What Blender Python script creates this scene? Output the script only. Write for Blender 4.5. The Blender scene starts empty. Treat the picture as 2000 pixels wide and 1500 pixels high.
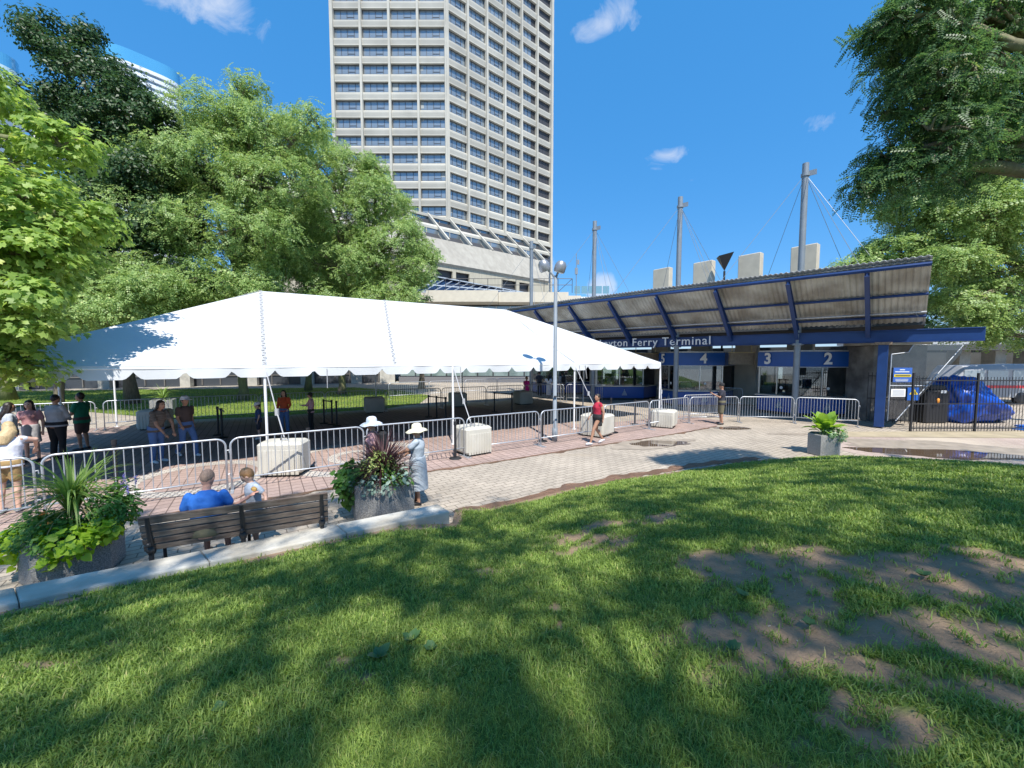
import bpy, bmesh, math, random
import numpy as np
from mathutils import Vector, Matrix, Euler, noise as mnoise
R=math.radians
scene=bpy.context.scene
# ------------------------------------------------ camera, sky, sun, exposure
cam_d=bpy.data.cameras.new("camera"); cam=bpy.data.objects.new("camera",cam_d)
scene.collection.objects.link(cam); scene.camera=cam
cam.location=(0,0,2.75); cam.rotation_euler=(R(90-3.72),0,0)
cam_d.sensor_width=36; cam_d.lens=13.995; cam_d.clip_start=.05; cam_d.clip_end=3000
SUN_DIR=Vector((-.132,.528,-.839)).normalized()      # the way the light travels
SUN_EL=math.asin(-SUN_DIR.z); SUN_AZ=math.atan2(-SUN_DIR.x,-SUN_DIR.y)
world=bpy.data.worlds.new("World"); scene.world=world; world.use_nodes=True
wn=world.node_tree; wn.nodes.clear()
def N(nt,t,**k):
    n=nt.nodes.new(t)
    for a,b in k.items(): setattr(n,a,b)
    return n
wo=N(wn,'ShaderNodeOutputWorld'); bg=N(wn,'ShaderNodeBackground')
sky=N(wn,'ShaderNodeTexSky',sky_type='NISHITA',sun_disc=False)
sky.sun_elevation=SUN_EL; sky.sun_rotation=SUN_AZ; sky.air_density=1.0; sky.dust_density=.3; sky.ozone_density=3.0
tc=N(wn,'ShaderNodeTexCoord')
SKY_STR=.15
cl_tot=None
def mth(nt,op,a,b=None,c=None,clamp=False):
    m=N(nt,'ShaderNodeMath',operation=op); m.use_clamp=clamp
    for i,v in enumerate((a,b,c)):
        if v is None: continue
        if hasattr(v,'is_output') or isinstance(v,bpy.types.NodeSocket): nt.links.new(v,m.inputs[i])
        else: m.inputs[i].default_value=v
    return m.outputs[0]
# clouds: small wisps of fair-weather cloud at fixed places in the sky (direction, spread, strength)
def skydir(az,el): return Vector((math.sin(R(az))*math.cos(R(el)),math.cos(R(az))*math.cos(R(el)),math.sin(R(el))))
CL=[(-40.0,34.5,9.0,3.0,.8),(14.5,38.6,3.6,2.0,.62),(10.0,37.3,3.2,1.2,.55),(20.3,24.5,3.0,1.5,.72),(36.4,24.6,2.2,1.3,.72),(12.8,9.7,2.6,2.4,1.1),(5.2,12.5,1.0,3.2,.5),(45,8,8,1.8,.5),(62,14,7,3,.5),(24,21.0,1.6,2.6,.38),(-30,31,6,3,.2)]
nz=N(wn,'ShaderNodeTexNoise'); nz.inputs['Scale'].default_value=13; nz.inputs['Distortion'].default_value=.7; nz.inputs['Detail'].default_value=9; nz.inputs['Roughness'].default_value=.62
wn.links.new(tc.outputs['Generated'],nz.inputs['Vector'])
tot=None
for az,el,w_,h_,st in CL:
    d=skydir(az,el); rt=Vector((math.cos(R(az)),-math.sin(R(az)),0)); up=rt.cross(d)
    def dot(v):
        q=N(wn,'ShaderNodeVectorMath',operation='DOT_PRODUCT'); wn.links.new(tc.outputs['Generated'],q.inputs[0]); q.inputs[1].default_value=v; return q.outputs['Value']
    a=mth(wn,'DIVIDE',dot(rt),math.sin(R(w_))); b=mth(wn,'DIVIDE',dot(up),math.sin(R(h_)))
    r2=mth(wn,'ADD',mth(wn,'MULTIPLY',a,a),mth(wn,'MULTIPLY',b,b))
    m=mth(wn,'SUBTRACT',1.0,r2,clamp=True)
    fr=mth(wn,'GREATER_THAN',dot(d),0.0)
    m=mth(wn,'MULTIPLY',mth(wn,'MULTIPLY',m,fr),st)
    tot=m if tot is None else mth(wn,'ADD',tot,m)
th_=mth(wn,'ADD',mth(wn,'MULTIPLY',tot,.42),nz.outputs[0])
mr=N(wn,'ShaderNodeMapRange'); wn.links.new(th_,mr.inputs[0]); mr.inputs[1].default_value=.62; mr.inputs[2].default_value=1.08
fac=mth(wn,'MULTIPLY',mr.outputs[0],mth(wn,'GREATER_THAN',tot,0.001))
hsv=N(wn,'ShaderNodeHueSaturation'); hsv.inputs['Saturation'].default_value=1.25; hsv.inputs['Value'].default_value=1.0
wn.links.new(sky.outputs[0],hsv.inputs['Color'])
mx=N(wn,'ShaderNodeMixRGB'); wn.links.new(fac,mx.inputs[0])
clr=N(wn,'ShaderNodeMixRGB'); clr.inputs[0].default_value=.62; clr.inputs[2].default_value=(.25,1.62,3.95,1); wn.links.new(hsv.outputs[0],clr.inputs[1]); wn.links.new(clr.outputs[0],mx.inputs[1]); mx.inputs[2].default_value=(3.7,4.0,4.6,1)
wn.links.new(mx.outputs[0],bg.inputs[0]); bg.inputs[1].default_value=SKY_STR; wn.links.new(bg.outputs[0],wo.inputs[0])
sl=bpy.data.lights.new("sun",'SUN'); sun=bpy.data.objects.new("sun",sl); scene.collection.objects.link(sun)
sl.energy=4.7; sl.angle=R(.55); sl.color=(1,.96,.89)
sun.rotation_euler=SUN_DIR.to_track_quat('-Z','Y').to_euler()
vs=scene.view_settings; vs.view_transform='Standard'; vs.look='None'; vs.gamma=1; vs.use_curve_mapping=False
vs.exposure=.55
scene.cycles.max_bounces=7; scene.cycles.transparent_max_bounces=16; scene.cycles.diffuse_bounces=2; scene.cycles.glossy_bounces=3; scene.cycles.transmission_bounces=4
# ------------------------------------------------ frame: U along the tent, V away from the camera
TH=.5604; U=Vector((math.cos(TH),math.sin(TH),0)); V=Vector((-math.sin(TH),math.cos(TH),0)); Z=Vector((0,0,1))
TO=Vector((-6.167,9.92,0)); TS=5.06; TW=5.075
def tp(t,v,z=0): return TO+U*(t*TS)+V*(v*TW)+Z*z
# ------------------------------------------------ materials
_m={}
def mat(name,col=(.5,.5,.5),rough=.6,metal=0,var=.0,vscale=6,bump=0,bscale=40,col2=None,cscale=3,cthr=(.4,.6),spec=.5,detail=4,coord='Object',stretch=None):
    if name in _m: return _m[name]
    m=bpy.data.materials.new(name); m.use_nodes=True; nt=m.node_tree; b=nt.nodes['Principled BSDF']
    b.inputs['Base Color'].default_value=(*col,1); b.inputs['Roughness'].default_value=rough; b.inputs['Metallic'].default_value=metal
    b.inputs['Specular IOR Level'].default_value=spec
    t=N(nt,'ShaderNodeTexCoord'); src=t.outputs[coord]
    if coord=='World':pass
    if stretch:
        mp=N(nt,'ShaderNodeMapping'); mp.inputs['Scale'].default_value=stretch; nt.links.new(src,mp.inputs[0]); src=mp.outputs[0]
    c=None
    if col2:
        n=N(nt,'ShaderNodeTexNoise'); n.inputs['Scale'].default_value=cscale; n.inputs['Detail'].default_value=detail; nt.links.new(src,n.inputs['Vector'])
        r=N(nt,'ShaderNodeMapRange'); r.inputs[1].default_value=cthr[0]; r.inputs[2].default_value=cthr[1]; nt.links.new(n.outputs[0],r.inputs[0])
        x=N(nt,'ShaderNodeMixRGB'); x.inputs[1].default_value=(*col,1); x.inputs[2].default_value=(*col2,1); nt.links.new(r.outputs[0],x.inputs[0]); c=x.outputs[0]
    if var>0:
        n=N(nt,'ShaderNodeTexNoise'); n.inputs['Scale'].default_value=vscale; n.inputs['Detail'].default_value=6; nt.links.new(src,n.inputs['Vector'])
        r=N(nt,'ShaderNodeMapRange'); r.inputs[1].default_value=.25; r.inputs[2].default_value=.75; r.inputs[3].default_value=1-var; r.inputs[4].default_value=1+var; nt.links.new(n.outputs[0],r.inputs[0])
        h=N(nt,'ShaderNodeHueSaturation'); nt.links.new(r.outputs[0],h.inputs['Value'])
        if c is not None: nt.links.new(c,h.inputs['Color'])
        else: h.inputs['Color'].default_value=(*col,1)
        c=h.outputs[0]
    if c is not None: nt.links.new(c,b.inputs['Base Color'])
    if bump>0:
        n=N(nt,'ShaderNodeTexNoise'); n.inputs['Scale'].default_value=bscale; n.inputs['Detail'].default_value=5; nt.links.new(src,n.inputs['Vector'])
        q=N(nt,'ShaderNodeBump'); q.inputs['Strength'].default_value=bump; q.inputs['Distance'].default_value=.02; nt.links.new(n.outputs[0],q.inputs['Height']); nt.links.new(q.outputs[0],b.inputs['Normal'])
    _m[name]=m; return m
def leafmat(name,ca,cb,trans=.35,rough=.45,yell=None):
    if name in _m: return _m[name]
    m=bpy.data.materials.new(name); m.use_nodes=True; nt=m.node_tree; b=nt.nodes['Principled BSDF']; out=nt.nodes['Material Output']
    g=N(nt,'ShaderNodeNewGeometry'); ramp=N(nt,'ShaderNodeValToRGB'); e=ramp.color_ramp.elements
    e[0].color=(*ca,1); e[1].color=(*cb,1)
    if yell:
        x=ramp.color_ramp.elements.new(.93); x.color=(*cb,1); e[2].color=(*yell,1)
    nt.links.new(g.outputs['Random Per Island'],ramp.inputs[0]); nt.links.new(ramp.outputs[0],b.inputs['Base Color'])
    b.inputs['Roughness'].default_value=rough; b.inputs['Specular IOR Level'].default_value=.35
    tr=N(nt,'ShaderNodeBsdfTranslucent'); h=N(nt,'ShaderNodeHueSaturation'); h.inputs['Value'].default_value=1.5; h.inputs['Saturation'].default_value=1.1; h.inputs['Hue'].default_value=.485
    nt.links.new(ramp.outputs[0],h.inputs['Color']); nt.links.new(h.outputs[0],tr.inputs[0])
    x=N(nt,'ShaderNodeMixShader'); x.inputs[0].default_value=trans; nt.links.new(b.outputs[0],x.inputs[1]); nt.links.new(tr.outputs[0],x.inputs[2]); nt.links.new(x.outputs[0],out.inputs[0])
    _m[name]=m; return m
def glassmat(name,tint=(.6,.75,.75),refl=.25,rough=.02,see=True,base=(.02,.03,.035)):
    if name in _m: return _m[name]
    m=bpy.data.materials.new(name); m.use_nodes=True; nt=m.node_tree; out=nt.nodes['Material Output']; b=nt.nodes['Principled BSDF']
    if see:
        nt.nodes.remove(b)
        t=N(nt,'ShaderNodeBsdfTransparent'); t.inputs[0].default_value=(*tint,1); g=N(nt,'ShaderNodeBsdfGlossy'); g.inputs['Roughness'].default_value=rough; g.inputs[0].default_value=(.9,.95,1,1)
        fr=N(nt,'ShaderNodeFresnel'); fr.inputs[0].default_value=1.5
        f=mth(nt,'ADD',mth(nt,'MULTIPLY',fr.outputs[0],1.3),refl*.2,clamp=True)
        x=N(nt,'ShaderNodeMixShader'); nt.links.new(f,x.inputs[0]); nt.links.new(t.outputs[0],x.inputs[1]); nt.links.new(g.outputs[0],x.inputs[2]); nt.links.new(x.outputs[0],out.inputs[0])
    else:
        b.inputs['Base Color'].default_value=(*base,1); b.inputs['Roughness'].default_value=rough; b.inputs['Specular IOR Level'].default_value=.9; b.inputs['Metallic'].default_value=refl
    _m[name]=m; return m
# ------------------------------------------------ mesh builder
class MB:
    def __init__(s): s.v=[];s.f=[];s.mi=[];s.cur=0
    def add(s,vs_,fs):
        o=len(s.v); s.v+= [tuple(p) for p in vs_]; s.f+=[tuple(i+o for i in f) for f in fs]; s.mi+=[s.cur]*len(fs); return s
    def box(s,c,size,ax=None,ay=None,az=None):
        c=Vector(c); ax=Vector(ax) if ax else Vector((1,0,0)); az=Vector(az) if az else Z.copy(); ax.normalize(); 
        ay=Vector(ay).normalized() if ay else az.cross(ax).normalized(); az=ax.cross(ay).normalized()
        x,y,z=[q/2 for q in size]; P=[]
        for k in (-1,1):
            for j,i in ((-1,-1),(-1,1),(1,1),(1,-1)): P.append(c+ax*(i*x)+ay*(j*y)+az*(k*z))
        return s.add(P,[(3,2,1,0),(4,5,6,7),(0,1,5,4),(1,2,6,5),(2,3,7,6),(3,0,4,7)])
    def cbox(s,c,size,bev=.03,rot=0):     # upright box with chamfered edges
        x,y,z=[q/2 for q in size]; c=Vector(c); prof=[(0,-z,bev),(0,-z+bev,0),(0,z-bev,0),(0,z,bev)]
        cr,sr=math.cos(rot),math.sin(rot); P=[]
        for _,h,ins in prof:
            X,Y=x-ins,y-ins; b=bev
            for px,py in ((X-b,-Y),(X,-Y+b),(X,Y-b),(X-b,Y),(-X+b,Y),(-X,Y-b),(-X,-Y+b),(-X+b,-Y)):
                P.append((c.x+px*cr-py*sr,c.y+px*sr+py*cr,c.z+h))
        F=[tuple(range(7,-1,-1)),tuple(range(24,32))]
        for k in range(3):
            for i in range(8): j=(i+1)%8; F.append((k*8+i,k*8+j,k*8+8+j,k*8+8+i))
        return s.add(P,F)
    def tube(s,path,r,n=8,caps=True,flat=None,closed=False):
        path=[Vector(p) for p in path]; m=len(path); rs=r if hasattr(r,'__len__') else [r]*m; P=[];up=None
        for i,p in enumerate(path):
            if closed: t=(path[(i+1)%m]-path[i-1])
            else: t=(path[min(i+1,m-1)]-path[max(i-1,0)])
            t.normalize()
            if up is None: up=Vector((0,0,1)) if abs(t.z)<.9 else Vector((1,0,0))
            a=t.cross(up); a.normalize(); b=a.cross(t); up=b
            for k in range(n):
                an=2*math.pi*k/n; P.append(p+a*(math.cos(an)*rs[i])+b*(math.sin(an)*rs[i]*(flat or 1)))
        F=[]
        for i in range(m if closed else m-1):
            i2=(i+1)%m
            for k in range(n): k2=(k+1)%n; F.append((i*n+k,i*n+k2,i2*n+k2,i2*n+k))
        if caps and not closed: F+= [tuple(range(n-1,-1,-1)),tuple(range((m-1)*n,m*n))]
        return s.add(P,F)
    def cyl(s,c,r,h,n=16,r2=None): c=Vector(c); return s.tube([c,c+Z*h],[r,r if r2 is None else r2],n)
    def lathe(s,c,prof,n=20,ax=None):
        c=Vector(c); az=Vector(ax).normalized() if ax else Z; a=az.orthogonal().normalized(); b=az.cross(a); P=[]
        for r,h in prof:
            for k in range(n): an=2*math.pi*k/n; P.append(c+a*(r*math.cos(an))+b*(r*math.sin(an))+az*h)
        F=[]
        for i in range(len(prof)-1):
            for k in range(n): k2=(k+1)%n; F.append((i*n+k,i*n+k2,(i+1)*n+k2,(i+1)*n+k))
        if prof[0][0]>1e-4:F.append(tuple(range(n-1,-1,-1)))
        if prof[-1][0]>1e-4:F.append(tuple(range((len(prof)-1)*n,len(prof)*n)))
        return s.add(P,F)
    def ell(s,c,r,n=12,m=8,M=None):
        c=Vector(c); P=[]
        for i in range(m+1):
            ph=math.pi*i/m
            for k in range(n):
                a=2*math.pi*k/n; v=Vector((r[0]*math.sin(ph)*math.cos(a),r[1]*math.sin(ph)*math.sin(a),r[2]*math.cos(ph)))
                if M: v=M@v
                P.append(c+v)
        F=[(i*n+k,i*n+n+k,i*n+n+(k+1)%n,i*n+(k+1)%n) for i in range(m) for k in range(n)]
        return s.add(P,F)
    def loft(s,rings,caps=True):
        n=len(rings[0]); P=[p for r in rings for p in r]; F=[]
        for i in range(len(rings)-1):
            for k in range(n): k2=(k+1)%n; F.append((i*n+k,i*n+k2,(i+1)*n+k2,(i+1)*n+k))
        if caps: F+=[tuple(range(n-1,-1,-1)),tuple(range((len(rings)-1)*n,len(rings)*n))]
        return s.add(P,F)
    def quad(s,a,b,c,d): return s.add([a,b,c,d],[(0,1,2,3)])
    def slab(s,pts,n,th):    # polygon with thickness along n
        n=Vector(n).normalized()*th; k=len(pts); P=[Vector(p) for p in pts]+[Vector(p)+n for p in pts]
        F=[tuple(range(k-1,-1,-1)),tuple(range(k,2*k))]+[(i,(i+1)%k,k+(i+1)%k,k+i) for i in range(k)]
        return s.add(P,F)
    def mesh(s,name,mats,smooth=False):
        me=bpy.data.meshes.new(name); me.from_pydata(s.v,[],s.f)
        for q in (mats if isinstance(mats,(list,tuple)) else [mats]): me.materials.append(q)
        if any(s.mi): me.polygons.foreach_set('material_index',s.mi)
        if smooth: me.polygons.foreach_set('use_smooth',[True]*len(s.f))
        me.update(); return me
    def build(s,name,mats,parent=None,smooth=False,bevel=0):
        return link(name,s.mesh(name,mats,smooth),parent,bevel)
COL=scene.collection
LOCAL=set()
def link(name,me,parent=None,bevel=0):
    o=bpy.data.objects.new(name,me); COL.objects.link(o)
    if parent is not None:
        o.parent=parent
        top=parent
        if top.name not in LOCAL and top.type=='EMPTY': o.matrix_parent_inverse=top.matrix_basis.inverted()
    if bevel:
        b=o.modifiers.new('bevel','BEVEL'); b.width=bevel; b.segments=2; b.limit_method='ANGLE'
    return o
def tag(o,label=None,cat=None,group=None,kind=None):
    if label:o['label']=label
    if cat:o['category']=cat
    if group:o['group']=group
    if kind:o['kind']=kind
    return o
def thing(name,label,cat,loc,group=None,rz=0,local=False):     # parts are modelled in world space unless local
    o=bpy.data.objects.new(name,None); COL.objects.link(o); o.location=loc; o.rotation_euler=(0,0,rz); o.empty_display_size=.2
    if local: LOCAL.add(o.name)
    return tag(o,label,cat,group)
def copy_tree(o,parent=None):
    c=o.copy(); COL.objects.link(c); c.parent=parent
    for ch in list(o.children): copy_tree(ch,c)
    return c
def np_mesh(name,verts,faces_n,mats,smooth=False,attrs=None):
    """verts (n,3); faces_n (m,k) equal-size polygons"""
    me=bpy.data.meshes.new(name); n=len(verts); m,k=faces_n.shape
    me.vertices.add(n); me.vertices.foreach_set('co',np.asarray(verts,np.float32).ravel())
    me.loops.add(m*k); me.loops.foreach_set('vertex_index',faces_n.astype(np.int32).ravel())
    me.polygons.add(m); me.polygons.foreach_set('loop_start',np.arange(0,m*k,k,dtype=np.int32)); 
    if smooth: me.polygons.foreach_set('use_smooth',np.ones(m,bool))
    for q in (mats if isinstance(mats,(list,tuple)) else [mats]): me.materials.append(q)
    me.update(calc_edges=True)
    return me
def stamp(tv,tf,pos,rot,scale):
    """template verts (a,3) faces (b,k) stamped at pos (n,3) with rot (n,3,3), scale (n,)"""
    n=len(pos); a=len(tv)
    W=np.einsum('nij,aj->nai',rot,tv)*np.asarray(scale)[:,None,None]+pos[:,None,:]
    F=(tf[None]+(np.arange(n)*a)[:,None,None]).reshape(-1,tf.shape[1])
    return W.reshape(-1,3),F
def rot_from(nrm,yaw):
    """frames whose z is nrm, spun by yaw"""
    nrm=nrm/np.linalg.norm(nrm,axis=1)[:,None]
    ref=np.where(np.abs(nrm[:,2:3])>.95,np.array([[1.,0,0]]),np.array([[0,0,1.]]))
    a=np.cross(ref,nrm); a/=np.linalg.norm(a,axis=1)[:,None]; b=np.cross(nrm,a)
    c,s=np.cos(yaw)[:,None],np.sin(yaw)[:,None]
    x=a*c+b*s; y=-a*s+b*c
    return np.stack([x,y,nrm],axis=2)
# metals, paints, common stuffs
M_galv=mat('galvanised steel',(.50,.52,.55),.45,.55,var=.12,vscale=9)
M_gpaint=mat('grey painted steel',(.23,.26,.29),.45,.2,var=.1,vscale=4)
M_blue=mat('blue painted steel',(.009,.040,.155),.42,var=.15,vscale=2.5)
M_bluep=mat('blue sign panel',(.008,.085,.36),.35,var=.08,vscale=2)
M_white=mat('white paint',(.8,.8,.8),.5)
M_black=mat('black plastic',(.02,.02,.022),.5)
M_conc=mat('cast concrete',(.50,.48,.42),.85,var=.14,vscale=5,bump=.25,bscale=60,col2=(.40,.385,.34),cscale=1.8)
M_tower=mat('ribbed beige concrete',(.50,.48,.415),.85,var=.08,vscale=.6,col2=(.41,.39,.335),cscale=.12)
M_agg=mat('exposed aggregate',(.42,.40,.37),.9,var=.35,vscale=70,bump=.8,bscale=110,col2=(.27,.26,.25),cscale=90)
M_bark=mat('bark',(.16,.125,.09),.9,var=.35,vscale=14,bump=.8,bscale=22,stretch=(1,1,.25),col2=(.17,.18,.08),cscale=1.2)
# ================================================ GROUND
def grid_sheet(name,poly,z,m,kind='structure',label=None):
    b=MB(); b.add([(x,y,z) for x,y in poly],[tuple(range(len(poly)))]); o=b.build(name,m)
    a=sum(poly[i][0]*poly[(i+1)%len(poly)][1]-poly[(i+1)%len(poly)][0]*poly[i][1] for i in range(len(poly)))
    if a<0: o.data.flip_normals()
    o['kind']=kind
    if label:o['label']=label
    return o
def brickmat(name,ca,cb,mortar,bw,bh,rot=TH,msize=.02,wet=False,off=.5,patch=None,rough=.85):
    m=bpy.data.materials.new(name); m.use_nodes=True; nt=m.node_tree; b=nt.nodes['Principled BSDF']
    t=N(nt,'ShaderNodeTexCoord'); mp=N(nt,'ShaderNodeMapping'); mp.inputs['Rotation'].default_value=(0,0,-rot); nt.links.new(t.outputs['Object'],mp.inputs[0])
    k=N(nt,'ShaderNodeTexBrick'); k.offset=off; k.inputs['Scale'].default_value=1; k.inputs['Brick Width'].default_value=bw; k.inputs['Row Height'].default_value=bh
    k.inputs['Mortar Size'].default_value=msize; k.inputs['Mortar Smooth'].default_value=.3; k.inputs['Bias'].default_value=0
    k.inputs['Color1'].default_value=(*ca,1); k.inputs['Color2'].default_value=(*cb,1); k.inputs['Mortar'].default_value=(*mortar,1); nt.links.new(mp.outputs[0],k.inputs['Vector'])
    n=N(nt,'ShaderNodeTexNoise'); n.inputs['Scale'].default_value=.55; n.inputs['Detail'].default_value=9; n.inputs['Roughness'].default_value=.65; nt.links.new(t.outputs['Object'],n.inputs['Vector'])
    r=N(nt,'ShaderNodeMapRange'); r.inputs[1].default_value=.3; r.inputs[2].default_value=.7; r.inputs[3].default_value=.78; r.inputs[4].default_value=1.15; nt.links.new(n.outputs[0],r.inputs[0])
    h=N(nt,'ShaderNodeHueSaturation'); nt.links.new(k.outputs[0],h.inputs['Color']); nt.links.new(r.outputs[0],h.inputs['Value'])
    c=h.outputs[0]
    n2=N(nt,'ShaderNodeTexNoise'); n2.inputs['Scale'].default_value=22; n2.inputs['Detail'].default_value=4; nt.links.new(t.outputs['Object'],n2.inputs['Vector'])
    r2=N(nt,'ShaderNodeMapRange'); r2.inputs[1].default_value=.3; r2.inputs[2].default_value=.7; r2.inputs[3].default_value=.86; r2.inputs[4].default_value=1.1; nt.links.new(n2.outputs[0],r2.inputs[0])
    h2=N(nt,'ShaderNodeHueSaturation'); nt.links.new(c,h2.inputs['Color']); nt.links.new(r2.outputs[0],h2.inputs['Value']); c=h2.outputs[0]
    if patch:
        n3=N(nt,'ShaderNodeTexNoise'); n3.inputs['Scale'].default_value=patch[1]; n3.inputs['Detail'].default_value=7; nt.links.new(t.outputs['Object'],n3.inputs['Vector'])
        r3=N(nt,'ShaderNodeMapRange'); r3.inputs[1].default_value=patch[2]; r3.inputs[2].default_value=patch[3]; nt.links.new(n3.outputs[0],r3.inputs[0])
        x=N(nt,'ShaderNodeMixRGB'); nt.links.new(r3.outputs[0],x.inputs[0]); nt.links.new(c,x.inputs[1]); x.inputs[2].default_value=(*patch[0],1); c=x.outputs[0]
        rr=mth(nt,'SUBTRACT',rough,mth(nt,'MULTIPLY',r3.outputs[0],patch[4])); nt.links.new(rr,b.inputs['Roughness'])
    else: b.inputs['Roughness'].default_value=rough
    nt.links.new(c,b.inputs['Base Color'])
    q=N(nt,'ShaderNodeBump'); q.inputs['Strength'].default_value=.5; q.inputs['Distance'].default_value=.006; q.invert=True
    nt.links.new(k.outputs['Fac'],q.inputs['Height']); nt.links.new(q.outputs[0],b.inputs['Normal'])
    return m
M_light=brickmat('pale concrete pavers',(.46,.39,.31),(.40,.34,.27),(.17,.14,.11),.30,.15,msize=.009,rot=TH+.05,patch=((.36,.29,.21),.5,.60,.76,.15))
M_red=brickmat('red brick pavers',(.43,.31,.265),(.365,.265,.225),(.16,.11,.09),.22,.22,msize=.011,off=.0,rot=TH)
M_pink=brickmat('pinkish brick pavers',(.47,.37,.315),(.42,.325,.275),(.30,.23,.19),.24,.12,msize=.008,rot=.1,patch=((.50,.42,.33),.25,.5,.62,0))
M_dirtwet=brickmat('damp soil over pavers',(.20,.115,.07),(.25,.14,.085),(.12,.07,.045),.22,.12,msize=.01,patch=((.15,.085,.05),2.2,.42,.55,.45),rough=.75)
base=[(-400,-60),(400,-60),(400,800),(-400,800)]
M_far=mat('distant pavement',(.42,.40,.36),.9,var=.15,vscale=.3,bump=.1)
grid_sheet('ground',base,-.02,M_far)
grid_sheet('paved_plaza',[(-34,-4),(40,-4),(40,44.9),(7.7,44.9),(-12,44.9),(-45,33)],0,M_light)
redb=[(-12.5,1.9),(-7.97,5.46),(-6.59,6.6),(-5.31,7.34),(-3.88,8.22),(-2.0,9.56),(0,10.69),(1.7,11.8),(3.33,12.79),(5.2,13.9),(7.06,15.1),(8.32,16.02)]
grid_sheet('red_brick_paving',redb+[(9.3,17.3),(8.2,19.0),(3.0,16.2),(-3.04,23.54),(-16.27,15.66),(-24,9.5)],.004,M_red)
grid_sheet('pinkish_brick_paving',[(9.9,11.2),(9.8,12.2),(11.3,13.6),(13.6,14.2),(18,13.9),(26,13.6),(26,-3.5),(15,-3.5),(13.5,7.4),(11.95,9.0),(11.4,9.6),(10.7,10.2)],.004,M_pink)
# damp soil strips along the two paving joints: ragged outline
def ragged(pl,w0,w1,seed,step=.12):
    rnd=random.Random(seed); A=[Vector((*p,0)) for p in pl]; L=[];Rr=[]
    for a,b in zip(A[:-1],A[1:]):
        d=(b-a); n=Vector((-d.y,d.x,0)).normalized(); k=max(1,int(d.length/step))
        for i in range(k):
            p=a+d*(i/k); s=p.x*1.7+p.y
            L.append(p+n*(w0*(.35+1.0*abs(mnoise.noise(Vector((s*.8,seed,0)))))+rnd.uniform(-.02,.02)))
            Rr.append(p-n*(w1*(.3+1.3*abs(mnoise.noise(Vector((s*.9,seed+9,0)))))+rnd.uniform(-.03,.03)))
    return L,Rr
def strip(name,pl,w0,w1,seed,z,m):
    L,Rr=ragged(pl,w0,w1,seed); b=MB(); n=len(L)
    b.add([(p.x,p.y,z) for p in L]+[(p.x,p.y,z) for p in Rr],[(i,n+i,n+i+1,i+1) for i in range(n-1)]); o=b.build(name,m); o['kind']='structure'; return o
strip('damp_soil',redb[1:],.05,.20,3,.008,M_dirtwet)
strip('damp_soil',[(-.98,6.85),(.1,7.5),(1.1,8.2),(2.35,8.95),(3.8,9.6),(5.4,10.35),(6.9,10.85)],.30,.3,8,.008,M_dirtwet)
# rings of pale setts in the red brick
M_ring=brickmat('pale granite setts',(.55,.50,.44),(.48,.44,.39),(.25,.2,.17),.11,.11,msize=.008)
def ring(c,r0,r1,a0=0,a1=360,n=40):
    b=MB(); P=[]
    for i in range(n+1):
        a=R(a0+(a1-a0)*i/n)
        for r in (r0,r1): P.append((c[0]+r*math.cos(a),c[1]+r*math.sin(a),.008))
    b.add(P,[(2*i,2*i+1,2*i+3,2*i+2) for i in range(n)]); o=b.build('sett_ring',M_ring); o['kind']='structure'
ring((-4.3,11.0),1.55,1.95); ring((-4.3,11.0),.55,.8); ring((-7.2,9.1),1.1,1.45)
ring((9.5,20.5),1.2,1.6)
# water standing on the pavers
M_water=mat('puddle water',(.12,.08,.05),.03,spec=.9)
M_damp=mat('damp paver stain',(.36,.30,.235),.45,var=.25,vscale=3)
def blob(name,c,rx,ry,ang,seed,z,m,kind='structure',amp=.35):
    b=MB(); n=70; P=[]
    for i in range(n):
        a=2*math.pi*i/n; r=1+amp*mnoise.noise(Vector((math.cos(a)*1.6+seed,math.sin(a)*1.6,seed)))+amp*.4*mnoise.noise(Vector((math.cos(a)*5,math.sin(a)*5,seed)))
        x=rx*r*math.cos(a); y=ry*r*math.sin(a); P.append((c[0]+x*math.cos(ang)-y*math.sin(ang),c[1]+x*math.sin(ang)+y*math.cos(ang),z))
    b.add(P,[tuple(range(n))]); o=b.build(name,m); o['kind']=kind; return o
blob('puddle',(4.75,12.68),1.0,.42,.2,2.2,.012,M_water); blob('damp_patch',(4.45,12.6),1.5,.55,.3,5.2,.0095,M_damp,amp=.5)
blob('puddle',(8.7,15.5),.75,.3,.1,4.1,.012,M_water); blob('damp_patch',(10.1,14.3),.7,.2,0,6.1,.0095,M_damp)
blob('puddle',(12.35,11.3),2.05,.62,-.28,11.3,.012,M_water); blob('damp_patch',(12.9,12.1),2.6,1.1,-.22,12.3,.0095,M_damp,amp=.5)
M_brownkerb=mat('weathered concrete slab',(.40,.33,.22),.8,var=.2,vscale=2,bump=.2)
grid_sheet('concrete_apron',[(11.2,13.75),(30,13.1),(30,14.9),(11.2,14.7)],.014,M_brownkerb)
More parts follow.
